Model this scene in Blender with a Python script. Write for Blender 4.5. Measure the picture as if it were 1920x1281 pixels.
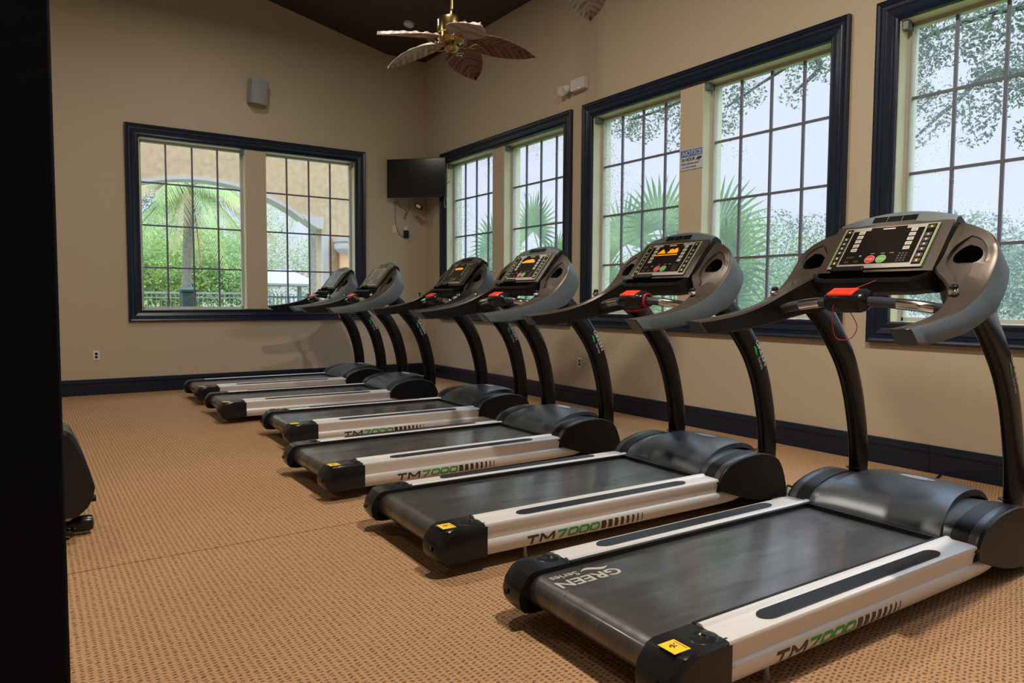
import bpy, bmesh, math, random
from math import sin, cos, pi, radians, sqrt
from mathutils import Vector, Matrix, noise
for o in list(bpy.data.objects): bpy.data.objects.remove(o, do_unlink=True)
SC = bpy.context.scene
COL = SC.collection
random.seed(7)

# ---------------------------------------------------------------- camera
cam_d = bpy.data.cameras.new('camera'); cam = bpy.data.objects.new('camera', cam_d); COL.objects.link(cam)
yaw, pitch, roll = .598, -.0582, .0053
fw = Vector((sin(yaw)*cos(pitch), cos(yaw)*cos(pitch), sin(pitch)))
r0 = Vector((cos(yaw), -sin(yaw), 0)); u0 = r0.cross(fw)
rt = r0*cos(roll)+u0*sin(roll); up = -r0*sin(roll)+u0*cos(roll)
CP = Vector((-5.2488, -10.1536, 1.2))
M = Matrix((rt, up, -fw)).transposed().to_4x4(); M.translation = CP
cam.matrix_world = M
cam_d.sensor_width = 36; cam_d.lens = 36*1339.24/1920; cam_d.clip_start = .05; cam_d.clip_end = 400
SC.camera = cam

# ---------------------------------------------------------------- world, lights, exposure
SC.view_settings.view_transform = 'Standard'; SC.view_settings.look = 'None'
SC.view_settings.gamma = 1; SC.view_settings.use_curve_mapping = False
SC.view_settings.exposure = 0.04
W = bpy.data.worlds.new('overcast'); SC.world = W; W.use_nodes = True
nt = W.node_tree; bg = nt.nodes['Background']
tc = nt.nodes.new('ShaderNodeTexCoord'); sp = nt.nodes.new('ShaderNodeSeparateXYZ'); cr = nt.nodes.new('ShaderNodeValToRGB')
nt.links.new(tc.outputs['Generated'], sp.inputs[0]); nt.links.new(sp.outputs['Z'], cr.inputs[0])
e = cr.color_ramp.elements
e[0].position = 0; e[0].color = (.74, .81, .98, 1); e[1].position = .42; e[1].color = (.78, .85, 1, 1)
e = cr.color_ramp.elements.new(.75); e.color = (.62, .77, 1, 1)
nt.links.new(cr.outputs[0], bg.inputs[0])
# overcast sky, zenith boosted far beyond natural overcast to light the room
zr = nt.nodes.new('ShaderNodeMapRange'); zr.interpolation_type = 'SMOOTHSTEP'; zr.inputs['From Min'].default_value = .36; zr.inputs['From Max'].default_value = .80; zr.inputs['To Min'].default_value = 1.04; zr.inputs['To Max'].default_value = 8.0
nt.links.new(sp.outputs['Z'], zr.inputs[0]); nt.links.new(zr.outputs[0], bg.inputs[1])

def area(name, loc, size, power, col, rot=(0, 0, 0), shape='DISK'):
    d = bpy.data.lights.new(name, 'AREA'); d.shape = shape; d.size = size; d.energy = power; d.color = col
    o = bpy.data.objects.new(name, d); COL.objects.link(o); o.location = loc; o.rotation_euler = rot
    return o
WARM = (1, .87, .71)
area('ceiling_lamp', (-3.15, -8.95, 4.86), .16, 175, WARM)
area('ceiling_lamp', (-3.35, -5.6, 4.86), .16, 98, (1, .88, .72))
area('ceiling_lamp', (-3.35, -2.2, 4.86), .16, 24, (1, .93, .82))
area('ceiling_lamp', (-5.8, -9.6, 4.86), .3, 62, WARM)
area('ceiling_lamp', (-6.6, -3.5, 4.86), .3, 34, WARM)

# ---------------------------------------------------------------- materials
def mat(name, col=(.5, .5, .5), rough=.5, metal=0, spec=.5, bump=None, emit=None, nvar=None, coat=0):
    m = bpy.data.materials.new(name); m.use_nodes = True; t = m.node_tree; b = t.nodes['Principled BSDF']
    b.inputs['Base Color'].default_value = (*col, 1); b.inputs['Roughness'].default_value = rough
    b.inputs['Metallic'].default_value = metal; b.inputs['Specular IOR Level'].default_value = spec
    if coat: b.inputs['Coat Weight'].default_value = coat; b.inputs['Coat Roughness'].default_value = .15
    if emit: b.inputs['Emission Color'].default_value = (*emit[0], 1); b.inputs['Emission Strength'].default_value = emit[1]
    if bump or nvar:
        g = t.nodes.new('ShaderNodeTexCoord')
    if bump:
        sc, st = bump; n = t.nodes.new('ShaderNodeTexNoise'); n.inputs['Scale'].default_value = sc; n.inputs['Detail'].default_value = 3
        bp = t.nodes.new('ShaderNodeBump'); bp.inputs['Strength'].default_value = st; bp.inputs['Distance'].default_value = .004
        t.links.new(g.outputs['Object'], n.inputs['Vector']); t.links.new(n.outputs[0], bp.inputs['Height']); t.links.new(bp.outputs[0], b.inputs['Normal'])
    if nvar:
        sc, amt = nvar; n = t.nodes.new('ShaderNodeTexNoise'); n.inputs['Scale'].default_value = sc; n.inputs['Detail'].default_value = 4
        r = t.nodes.new('ShaderNodeValToRGB'); el = r.color_ramp.elements
        el[0].position = .3; el[1].position = .7
        el[0].color = tuple(c*(1-amt) for c in col)+(1,); el[1].color = tuple(min(1, c*(1+amt)) for c in col)+(1,)
        t.links.new(g.outputs['Object'], n.inputs['Vector']); t.links.new(n.outputs[0], r.inputs[0]); t.links.new(r.outputs[0], b.inputs['Base Color'])
    return m
MT = dict(
    wall=mat('wall_paint', (.49, .41, .31), .7, spec=.3, bump=(55, .35)),
    ceil=mat('ceiling_paint', (.045, .026, .016), .8, bump=(60, .3)),
    trim=mat('trim_paint', (.004, .011, .031), .28, bump=(25, .15)),
    jamb=mat('jamb_paint', (.62, .62, .44), .5, bump=(30, .15)),
    sash=mat('window_frame_bronze', (.42, .42, .36), .45),
    muntin=mat('muntin_grey', (.115, .115, .16), .45),
    stucco=mat('outside_stucco', (.50, .36, .21), .9, bump=(18, .8), nvar=(9, .12)),
    stone=mat('outside_pale_trim', (.48, .46, .43), .8),
    black=mat('black_plastic', (.007, .007, .009), .42, spec=.3, bump=(400, .12)),
    gloss=mat('black_gloss_plastic', (.009, .010, .013), .25, spec=.4),
    post=mat('upright_black_enamel', (.004, .004, .007), .22, spec=.35),
    bronze=mat('console_bronze_plastic', (.078, .062, .052), .36, metal=.4, bump=(500, .08)),
    grey=mat('console_grey_plastic', (.115, .145, .165), .42, metal=.25, bump=(500, .08)),
    hood=mat('hood_graphite', (.085, .095, .11), .33, metal=.5, bump=(600, .06)),
    silver=mat('rail_silver', (.72, .72, .73), .34, metal=.2),
    chrome=mat('chrome', (.75, .75, .75), .14, metal=1),
    rubber=mat('grip_rubber', (.04, .048, .062), .22),
    label=mat('label_white', (.48, .48, .46), .5),
    labgrey=mat('label_grey', (.034, .030, .027), .4),
    labtan=mat('label_tan', (.30, .26, .20), .45),
    decal=mat('decal_charcoal', (.04, .035, .035), .5),
    green=mat('decal_green', (.015, .36, .07), .5),
    red=mat('button_red', (.62, .03, .02), .4),
    grn=mat('button_green', (.10, .36, .05), .4),
    redkey=mat('safety_key_red', (.80, .04, .015), .35, emit=((1, .05, .02), .12)),
    cord=mat('red_cord', (.38, .01, .015), .5),
    yellow=mat('sticker_yellow', (.86, .60, .02), .45),
    glassy=mat('display_glass', (.012, .009, .008), .16),
    bezel=mat('display_silver', (.27, .24, .21), .4, metal=.4),
    led=mat('led_orange', (.3, .1, .0), .4, emit=((1, .33, .0), 1.0)),
    brass=mat('brass', (.42, .31, .13), .2, metal=1),
    white=mat('white_plastic', (.62, .62, .62), .45),
    speaker=mat('speaker_grey', (.30, .31, .34), .6),
    tv=mat('tv_screen', (.006, .007, .012), .14),
    wood=mat('branch_bark', (.05, .043, .036), .9, nvar=(20, .3)),
    trunkp=mat('palm_bark', (.26, .235, .21), .9, nvar=(14, .25)),
    lawn=mat('lawn', (.09, .16, .04), .9, nvar=(3, .35)),
    bin=mat('bin_green', (.03, .055, .055), .5),
    fence=mat('fence_paint', (.25, .25, .24), .6),
    fenceg=mat('fence_green', (.05, .10, .09), .6),
    roofw=mat('pale_roof', (.30, .30, .29), .7),
    blue=mat('notice_blue', (.02, .14, .42), .5),
    teal=mat('led_teal', (.05, .35, .4), .4),
    path=mat('road', (.30, .29, .29), .9),
)
def leafmat(name, c, tr=.4):
    m = bpy.data.materials.new(name); m.use_nodes = True; t = m.node_tree; b = t.nodes['Principled BSDF']; out = t.nodes['Material Output']
    g = t.nodes.new('ShaderNodeTexCoord'); n = t.nodes.new('ShaderNodeTexNoise'); n.inputs['Scale'].default_value = 1.7; n.inputs['Detail'].default_value = 5
    r = t.nodes.new('ShaderNodeValToRGB'); el = r.color_ramp.elements; el[0].position = .32; el[1].position = .68
    el[0].color = (c[0]*.5, c[1]*.6, c[2]*.6, 1); el[1].color = (min(1, c[0]*1.6), min(1, c[1]*1.35), c[2]*1.1, 1)
    t.links.new(g.outputs['Object'], n.inputs['Vector']); t.links.new(n.outputs[0], r.inputs[0])
    t.links.new(r.outputs[0], b.inputs['Base Color']); b.inputs['Roughness'].default_value = .5
    d = t.nodes.new('ShaderNodeBsdfTranslucent'); mx = t.nodes.new('ShaderNodeMixShader'); mx.inputs[0].default_value = tr
    t.links.new(r.outputs[0], d.inputs[0]); t.links.new(b.outputs[0], mx.inputs[1]); t.links.new(d.outputs[0], mx.inputs[2]); t.links.new(mx.outputs[0], out.inputs[0])
    return m
MT['leaf'] = leafmat('tree_leaf', (.11, .17, .12)); MT['leafy'] = leafmat('bright_leaf', (.38, .52, .18), .55)
MT['leafm'] = leafmat('mid_leaf', (.27, .42, .18), .55); MT['leafp'] = leafmat('pale_leaf', (.42, .48, .36), .55)
MT['frond'] = leafmat('fan_palm_leaf', (.20, .38, .19), .45); MT['coco'] = leafmat('coconut_frond', (.40, .54, .26), .5)
MT['cocod'] = leafmat('dry_frond', (.40, .35, .20), .5); MT['far'] = leafmat('far_leaf', (.16, .23, .18), .4)

def glass_mat(name, drops):
    m = bpy.data.materials.new(name); m.use_nodes = True; t = m.node_tree; t.nodes.remove(t.nodes['Principled BSDF']); out = t.nodes['Material Output']
    tr = t.nodes.new('ShaderNodeBsdfTransparent'); tr.inputs[0].default_value = (.97, .985, .98, 1)
    gl = t.nodes.new('ShaderNodeBsdfGlossy'); gl.inputs['Roughness'].default_value = .02; gl.inputs[0].default_value = (1, 1, 1, 1)
    lw = t.nodes.new('ShaderNodeLayerWeight'); lw.inputs[0].default_value = .5
    pw = t.nodes.new('ShaderNodeMath'); pw.operation = 'POWER'; pw.inputs[1].default_value = 5; t.links.new(lw.outputs['Facing'], pw.inputs[0])
    fr = t.nodes.new('ShaderNodeMath'); fr.operation = 'MULTIPLY_ADD'; fr.inputs[1].default_value = .75; fr.inputs[2].default_value = .06; t.links.new(pw.outputs[0], fr.inputs[0])
    mx = t.nodes.new('ShaderNodeMixShader'); t.links.new(fr.outputs[0], mx.inputs[0]); t.links.new(tr.outputs[0], mx.inputs[1]); t.links.new(gl.outputs[0], mx.inputs[2])
    last = mx
    if drops:
        g = t.nodes.new('ShaderNodeTexCoord'); v = t.nodes.new('ShaderNodeTexVoronoi'); v.inputs['Scale'].default_value = 95; v.inputs['Randomness'].default_value = 1
        t.links.new(g.outputs['Object'], v.inputs['Vector'])
        n = t.nodes.new('ShaderNodeTexNoise'); n.inputs['Scale'].default_value = 1.6; n.inputs['Detail'].default_value = 3; t.links.new(g.outputs['Object'], n.inputs['Vector'])
        n2 = t.nodes.new('ShaderNodeSeparateColor'); t.links.new(v.outputs['Color'], n2.inputs[0])
        # local drop radius = cell random * dampness
        sub = t.nodes.new('ShaderNodeMapRange'); sub.inputs['From Min'].default_value = .38; sub.inputs['From Max'].default_value = .62
        sub.inputs['To Min'].default_value = .12; sub.inputs['To Max'].default_value = .62; t.links.new(n.outputs[0], sub.inputs[0])
        mu = t.nodes.new('ShaderNodeMath'); mu.operation = 'MULTIPLY'; t.links.new(n2.outputs[0], mu.inputs[0]); t.links.new(sub.outputs[0], mu.inputs[1])
        lt = t.nodes.new('ShaderNodeMath'); lt.operation = 'LESS_THAN'; t.links.new(v.outputs['Distance'], lt.inputs[0]); t.links.new(mu.outputs[0], lt.inputs[1])
        bp = t.nodes.new('ShaderNodeBump'); bp.inputs['Strength'].default_value = 1; bp.inputs['Distance'].default_value = .004; t.links.new(v.outputs['Distance'], bp.inputs['Height'])
        rf = t.nodes.new('ShaderNodeBsdfRefraction'); rf.inputs['IOR'].default_value = 1.33; rf.inputs['Roughness'].default_value = .05; t.links.new(bp.outputs[0], rf.inputs['Normal'])
        m2 = t.nodes.new('ShaderNodeMixShader'); 
        tl = t.nodes.new('ShaderNodeBsdfTranslucent'); tl.inputs[0].default_value = (.95, .97, 1, 1); hz = t.nodes.new('ShaderNodeMixShader')
        hm = t.nodes.new('ShaderNodeMapRange'); hm.inputs['From Min'].default_value = .35; hm.inputs['From Max'].default_value = .7; hm.inputs['To Min'].default_value = .03; hm.inputs['To Max'].default_value = .12; t.links.new(n.outputs[0], hm.inputs[0])
        t.links.new(hm.outputs[0], hz.inputs[0]); t.links.new(mx.outputs[0], hz.inputs[1]); t.links.new(tl.outputs[0], hz.inputs[2])
        t.links.new(lt.outputs[0], m2.inputs[0]); t.links.new(hz.outputs[0], m2.inputs[1]); t.links.new(rf.outputs[0], m2.inputs[2]); last = m2
    t.links.new(last.outputs[0], out.inputs[0])
    return m
MT['glass'] = glass_mat('clear_pane', False); MT['wet'] = glass_mat('rain_spotted_pane', True)

def carpet_mat():
    m = bpy.data.materials.new('carpet_weave'); m.use_nodes = True; t = m.node_tree; b = t.nodes['Principled BSDF']; b.inputs['Roughness'].default_value = .95; b.inputs['Specular IOR Level'].default_value = .1
    N = t.nodes.new; L = t.links.new
    def mth(op, a, bb=None, c=None):
        n = N('ShaderNodeMath'); n.operation = op
        for i, x in enumerate((a, bb, c)):
            if x is None: continue
            if isinstance(x, (int, float)): n.inputs[i].default_value = x
            else: L(x, n.inputs[i])
        return n.outputs[0]
    g = N('ShaderNodeTexCoord'); s = N('ShaderNodeSeparateXYZ'); L(g.outputs['Object'], s.inputs[0])
    nz = N('ShaderNodeTexNoise'); nz.inputs['Scale'].default_value = 38; nz.inputs['Detail'].default_value = 2; L(g.outputs['Object'], nz.inputs['Vector'])
    jit = mth('MULTIPLY', mth('SUBTRACT', nz.outputs[0], .5), 1.5)
    X = mth('ADD', mth('DIVIDE', s.outputs[0], .0245), mth('MULTIPLY', jit, .45)); fx = mth('FRACT', X)
    par = mth('MULTIPLY', mth('FRACT', mth('MULTIPLY', mth('FLOOR', X), .5)), 1.0)
    Y = mth('ADD', mth('ADD', mth('DIVIDE', s.outputs[1], .0185), par), jit); fy = mth('FRACT', Y)
    dx = mth('DIVIDE', mth('ABSOLUTE', mth('SUBTRACT', fx, .5)), .34); dy = mth('DIVIDE', mth('ABSOLUTE', mth('SUBTRACT', fy, .5)), .26)
    d = mth('ADD', mth('MULTIPLY', dx, dx), mth('MULTIPLY', dy, dy))
    mr = N('ShaderNodeMapRange'); mr.inputs['From Min'].default_value = .35; mr.inputs['From Max'].default_value = 1.25; mr.inputs['To Min'].default_value = 1; mr.inputs['To Max'].default_value = 0; L(d, mr.inputs[0])
    big = N('ShaderNodeTexNoise'); big.inputs['Scale'].default_value = 1.3; big.inputs['Detail'].default_value = 5; L(g.outputs['Object'], big.inputs['Vector'])
    fine = N('ShaderNodeTexNoise'); fine.inputs['Scale'].default_value = 260; fine.inputs['Detail'].default_value = 2; L(g.outputs['Object'], fine.inputs['Vector'])
    r = N('ShaderNodeMix'); r.data_type = 'RGBA'; L(big.outputs[0], r.inputs[0]); r.inputs[6].default_value = (.42, .245, .13, 1); r.inputs[7].default_value = (.50, .31, .175, 1)
    r2 = N('ShaderNodeMix'); r2.data_type = 'RGBA'; r2.blend_type = 'MULTIPLY'; r2.inputs[0].default_value = 1; L(r.outputs[2], r2.inputs[6])
    fr = N('ShaderNodeMapRange'); fr.inputs['From Min'].default_value = .3; fr.inputs['From Max'].default_value = .7; fr.inputs['To Min'].default_value = .72; fr.inputs['To Max'].default_value = 1.2; L(fine.outputs[0], fr.inputs[0])
    L(fr.outputs[0], r2.inputs[7])
    dk = N('ShaderNodeMix'); dk.data_type = 'RGBA'; L(mth('MULTIPLY', mr.outputs[0], .78), dk.inputs[0]); L(r2.outputs[2], dk.inputs[6]); dk.inputs[7].default_value = (.10, .055, .028, 1)
    # seam between two carpet lengths
    sm = mth('LESS_THAN', mth('ABSOLUTE', mth('ADD', mth('ADD', s.outputs[1], 6.56), mth('MULTIPLY', jit, .006))), .0035)
    d3 = N('ShaderNodeMix'); d3.data_type = 'RGBA'; L(sm, d3.inputs[0]); L(dk.outputs[2], d3.inputs[6]); d3.inputs[7].default_value = (.07, .04, .025, 1)
    L(d3.outputs[2], b.inputs['Base Color'])
    bp = N('ShaderNodeBump'); bp.inputs['Strength'].default_value = .6; bp.inputs['Distance'].default_value = .004; L(mth('SUBTRACT', fine.outputs[0], mr.outputs[0]), bp.inputs['Height']); L(bp.outputs[0], b.inputs['Normal'])
    return m
MT['carpet'] = carpet_mat()
def ribbed(name, c0, c1):
    m = mat(name, c0, .5); t = m.node_tree; N = t.nodes.new; L = t.links.new; g = N('ShaderNodeTexCoord'); s = N('ShaderNodeSeparateXYZ'); L(g.outputs['Object'], s.inputs[0])
    ab = N('ShaderNodeMath'); ab.operation = 'ABSOLUTE'; L(s.outputs[1], ab.inputs[0]); ma = N('ShaderNodeMath'); ma.operation = 'MULTIPLY_ADD'; ma.inputs[1].default_value = -.75; L(ab.outputs[0], ma.inputs[0]); L(s.outputs[0], ma.inputs[2])
    mu = N('ShaderNodeMath'); mu.operation = 'MULTIPLY'; mu.inputs[1].default_value = 105; L(ma.outputs[0], mu.inputs[0]); si = N('ShaderNodeMath'); si.operation = 'SINE'; L(mu.outputs[0], si.inputs[0])
    r = N('ShaderNodeValToRGB'); r.color_ramp.elements[0].position = .25; r.color_ramp.elements[1].position = .75; r.color_ramp.elements[0].color = (*c0, 1); r.color_ramp.elements[1].color = (*c1, 1)
    mr = N('ShaderNodeMapRange'); mr.inputs['From Min'].default_value = -1; L(si.outputs[0], mr.inputs[0]); L(mr.outputs[0], r.inputs[0]); L(r.outputs[0], t.nodes['Principled BSDF'].inputs['Base Color'])
    return m
MT['blade'] = ribbed('fan_leaf', (.10, .04, .035), (.20, .085, .075)); MT['bladet'] = ribbed('fan_leaf_pale', (.26, .19, .175), (.37, .32, .30))

def belt_mat():
    m = mat('running_belt', (.022, .020, .020), .4, spec=1.0, coat=.7); t = m.node_tree; b = t.nodes['Principled BSDF']; N = t.nodes.new; L = t.links.new
    g = N('ShaderNodeTexCoord'); mp = N('ShaderNodeMapping'); mp.inputs['Scale'].default_value = (1.2, 5, 1); L(g.outputs['Object'], mp.inputs[0])
    n = N('ShaderNodeTexNoise'); n.inputs['Scale'].default_value = 2.2; n.inputs['Detail'].default_value = 6; L(mp.outputs[0], n.inputs['Vector'])
    r = N('ShaderNodeMapRange'); r.inputs['From Min'].default_value = .35; r.inputs['From Max'].default_value = .68; r.inputs['To Min'].default_value = .50; r.inputs['To Max'].default_value = .22; L(n.outputs[0], r.inputs[0]); L(r.outputs[0], b.inputs['Roughness'])
    c = N('ShaderNodeValToRGB'); c.color_ramp.elements[0].color = (.016, .013, .013, 1); c.color_ramp.elements[1].color = (.075, .075, .08, 1); c.color_ramp.elements[0].position = .42; c.color_ramp.elements[1].position = .75
    L(n.outputs[0], c.inputs[0]); L(c.outputs[0], b.inputs['Base Color'])
    f = N('ShaderNodeTexNoise'); f.inputs['Scale'].default_value = 500; L(g.outputs['Object'], f.inputs['Vector'])
    bp = N('ShaderNodeBump'); bp.inputs['Strength'].default_value = .25; bp.inputs['Distance'].default_value = .002; L(f.outputs[0], bp.inputs['Height']); L(bp.outputs[0], b.inputs['Normal'])
    return m
MT['belt'] = belt_mat()
def screen_mat():
    m = mat('display_bezel_striped', (.27, .24, .21), .4, metal=.3); t = m.node_tree; b = t.nodes['Principled BSDF']; N = t.nodes.new; L = t.links.new
    g = N('ShaderNodeTexCoord'); w = N('ShaderNodeTexWave'); w.inputs['Scale'].default_value = 60; w.bands_direction = 'Y'; L(g.outputs['Object'], w.inputs['Vector'])
    c = N('ShaderNodeValToRGB'); c.color_ramp.elements[0].color = (.28, .26, .235, 1); c.color_ramp.elements[1].color = (.46, .44, .41, 1); L(w.outputs[0], c.inputs[0]); L(c.outputs[0], b.inputs['Base Color'])
    return m
MT['bezel'] = screen_mat()

# ---------------------------------------------------------------- mesh helpers
def link(name, me, parent=None, loc=None, rot=None):
    o = bpy.data.objects.new(name, me); COL.objects.link(o)
    if parent: o.parent = parent
    if loc: o.location = loc
    if rot: o.rotation_euler = rot
    return o
class MB:
    def __init__(s): s.v = []; s.f = []; s.m = []
    def add(s, vs, fs, m=0):
        b = len(s.v); s.v += [tuple(x) for x in vs]; s.f += [tuple(i+b for i in f) for f in fs]
        s.m += ([m]*len(fs) if isinstance(m, int) else list(m)); return s
    def box(s, a, b, m=0):
        (x0, y0, z0), (x1, y1, z1) = a, b
        return s.add([(x0, y0, z0), (x1, y0, z0), (x1, y1, z0), (x0, y1, z0), (x0, y0, z1), (x1, y0, z1), (x1, y1, z1), (x0, y1, z1)],
                     [(0, 3, 2, 1), (4, 5, 6, 7), (0, 1, 5, 4), (1, 2, 6, 5), (2, 3, 7, 6), (3, 0, 4, 7)], m)
    def loft(s, rings, m=0, cap=True, closed=True, segm=None):
        n = len(rings[0]); b = len(s.v)
        for r in rings: s.v += [tuple(p) for p in r]
        for i in range(len(rings)-1):
            for j in range(n if closed else n-1):
                k = (j+1) % n; s.f.append((b+i*n+j, b+i*n+k, b+(i+1)*n+k, b+(i+1)*n+j)); s.m.append(segm[j] if segm else m)
        if cap:
            s.f.append(tuple(b+j for j in range(n))[::-1]); s.m.append(m)
            e = b+(len(rings)-1)*n; s.f.append(tuple(e+j for j in range(n))); s.m.append(m)
        return s
    def tube(s, pts, r, n=10, m=0, cap=True, flat=None):
        pts = [Vector(p) for p in pts]; rings = []; R = r if isinstance(r, (list, tuple)) else [r]*len(pts)
        t0 = (pts[1]-pts[0]).normalized(); a = t0.cross(Vector((0, 0, 1)))
        if a.length < .1: a = t0.cross(Vector((0, 1, 0)))
        a.normalize()
        for i, p in enumerate(pts):
            t = (pts[min(i+1, len(pts)-1)]-pts[max(i-1, 0)]).normalized(); a = (a-t*a.dot(t)).normalized(); c = t.cross(a)
            rings.append([p+(a*cos(2*pi*k/n)+c*sin(2*pi*k/n))*R[i] for k in range(n)])
        return s.loft(rings, m, cap)
    def lathe(s, prof, c=(0, 0, 0), n=24, m=0, axis='z'):
        rings = []
        for r, h in prof:
            rg = []
            for k in range(n):
                a = 2*pi*k/n
                p = (r*cos(a), r*sin(a), h) if axis == 'z' else ((r*cos(a), h, r*sin(a)) if axis == 'y' else (h, r*cos(a), r*sin(a)))
                rg.append((p[0]+c[0], p[1]+c[1], p[2]+c[2]))
            rings.append(rg)
        return s.loft(rings, m)
    def mesh(s, name, mats, smooth=True, angle=35, fix=True):
        me = bpy.data.meshes.new(name); me.from_pydata(s.v, [], s.f); me.update()
        for x in (mats if isinstance(mats, (list, tuple)) else [mats]): me.materials.append(x)
        for p, k in zip(me.polygons, s.m): p.material_index = k
        if fix:
            bm = bmesh.new(); bm.from_mesh(me); bmesh.ops.remove_doubles(bm, verts=bm.verts, dist=1e-5)
            bmesh.ops.recalc_face_normals(bm, faces=bm.faces); bm.to_mesh(me); bm.free()
        if smooth:
            for p in me.polygons: p.use_smooth = True
            me.set_sharp_from_angle(angle=radians(angle))
        return me
    def obj(s, name, mats, parent=None, bevel=0, seg=2, **k):
        o = link(name, s.mesh(name, mats, **k), parent)
        if bevel:
            b = o.modifiers.new('bevel', 'BEVEL'); b.width = bevel; b.segments = seg; b.limit_method = 'ANGLE'; b.angle_limit = radians(40); b.harden_normals = False
        return o
def empty(name, loc=(0, 0, 0), rz=0):
    o = bpy.data.objects.new(name, None); COL.objects.link(o); o.location = loc; o.rotation_euler = (0, 0, rz); o.empty_display_size = .1
    return o
def tag(o, label, cat, group=None, kind=None):
    o['label'] = label; o['category'] = cat
    if group: o['group'] = group
    if kind: o['kind'] = kind
    return o
def struct(o, label=None):
    o['kind'] = 'structure'
    if label: o['label'] = label
    return o
def copy_tree(o, parent=None):
    c = o.copy(); COL.objects.link(c); c.parent = parent
    for ch in [x for x in bpy.data.objects if x.parent == o]: copy_tree(ch, c)
    return c
def crom(P, sub):
    out = []; n = len(P)
    for i in range(n-1):
        p0, p1, p2, p3 = P[max(i-1, 0)], P[i], P[i+1], P[min(i+2, n-1)]
        for k in range(sub):
            t = k/sub
            out.append(tuple(.5*((2*b)+(-a+c)*t+(2*a-5*b+4*c-d)*t*t+(-a+3*b-3*c+d)*t**3) for a, b, c, d in zip(p0, p1, p2, p3)))
    out.append(tuple(P[-1])); return out
def text_mesh(body, size, bold=0.0, sx=1.0, mat_=None, ext=.0006, shear=0):
    c = bpy.data.curves.new('t', 'FONT'); c.body = body; c.size = size; c.offset = bold; c.extrude = ext; c.shear = shear
    o = bpy.data.objects.new('t', c); COL.objects.link(o); bpy.context.view_layer.update()
    me = bpy.data.meshes.new_from_object(o.evaluated_get(bpy.context.evaluated_depsgraph_get()))
    bpy.data.objects.remove(o); bpy.data.curves.remove(c)
    for v in me.vertices: v.co.x *= sx
    me.materials.clear()
    if mat_: me.materials.append(mat_)
    return me
def basis(o, x, y):  # matrix: local x->x, y->y, z->x cross y at origin o
    x = Vector(x).normalized(); y = Vector(y); y = (y-x*y.dot(x)).normalized(); z = x.cross(y)
    m = Matrix((x, y, z)).transposed().to_4x4(); m.translation = Vector(o); return m

# ---------------------------------------------------------------- room shell
CH = 4.88
def wall_grid(name, us, zs, holes, place, thick, mt, topf=None):
    """wall as grid in (u,z) with rectangular holes; place(u,d,z)->xyz, d=0 inside face, d=thick outside"""
    mb = MB(); U = sorted(set(us+[h[0] for h in holes]+[h[1] for h in holes])); Z = sorted(set(zs+[h[2] for h in holes]+[h[3] for h in holes]))
    hole = lambda u, z: any(h[0] < u < h[1] and h[2] < z < h[3] for h in holes)
    for i in range(len(U)-1):
        for j in range(len(Z)-1):
            u0_, u1_, z0, z1 = U[i], U[i+1], Z[j], Z[j+1]
            if hole((u0_+u1_)/2, (z0+z1)/2): continue
            ta, tb = z1, z1
            if topf and j == len(Z)-2: ta, tb = topf(u0_), topf(u1_)
            for d in (0, thick): mb.add([place(u0_, d, z0), place(u1_, d, z0), place(u1_, d, tb), place(u0_, d, ta)], [(0, 1, 2, 3)])
    for h in holes:
        a, b_, c, d_ = h
        for p, q in (((a, c), (b_, c)), ((b_, c), (b_, d_)), ((b_, d_), (a, d_)), ((a, d_), (a, c))):
            mb.add([place(p[0], 0, p[1]), place(q[0], 0, q[1]), place(q[0], thick, q[1]), place(p[0], thick, p[1])], [(0, 1, 2, 3)])
    return struct(mb.obj(name, mt, smooth=False))
ceil_z = lambda x: CH if x > -.63 else CH+.2185*(-x-.63)
TW = .155; OZ0, OZ1 = 1.05, 3.222; TH = .26
def openings(a, b):  # outer trim edges a<b -> two openings
    L_ = (b-a-2*TW-.27)/2
    return [(a+TW, a+TW+L_), (b-TW-L_, b-TW)]
wins_r = [(-3.67, -.54), (-7.01, -3.87), (-10.36, -7.22), (-13.71, -10.57)]  # last pair: unseen window continuing the row, added to light the near treadmill
hr = [(o[0], o[1], OZ0, OZ1) for w in wins_r for o in openings(*w)]
wall_grid('wall_right', [-14.2, .26], [0., CH+.02], hr, lambda u, d, z: (d, u, z), TH, MT['wall'])
wb = (-4.175, -1.01); hb_ = [(o[0], o[1], OZ0, OZ1) for o in openings(*wb)]
wall_grid('wall_back', [-9., -.63, 0.], [0., 4.8], hb_, lambda u, d, z: (u, d, z), TH, MT['wall'], topf=ceil_z)
wall_grid('wall_left', [-14.2, 0.], [0., 6.8], [], lambda u, d, z: (-9-d, u, z), .2, MT['wall'])
wall_grid('wall_front', [-9., -.63, 0.], [0., 4.8], [], lambda u, d, z: (u, -14.2-d, z), .2, MT['wall'], topf=ceil_z)
struct(MB().box((-9, -14.2, -.1), (0, 0, 0)).obj('floor', MT['carpet'], smooth=False))
mb = MB(); prof = [(0, CH), (-.63, CH), (-9, ceil_z(-9)), (-9, ceil_z(-9)+.1), (0, CH+.2)]
mb.loft([[(x, y, z) for x, z in prof] for y in (-14.2, 0.)]); struct(mb.obj('ceiling', MT['ceil'], smooth=False))
bbp = [(0, 0), (.022, 0), (.022, .135), (.034, .150), (.034, .166), (.026, .172), (.026, .183), (.012, .195), (0, .195)]
for y0, y1 in ((-7.702, 0), (-14.2, -7.706)):
    struct(MB().loft([[(-d, y, z) for d, z in bbp] for y in (y0, y1)]).obj('baseboard_right', MT['trim'], angle=20))
struct(MB().loft([[(x, -d, z) for d, z in bbp] for x in (-9, -.035)]).obj('baseboard_back', MT['trim'], angle=20))
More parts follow.
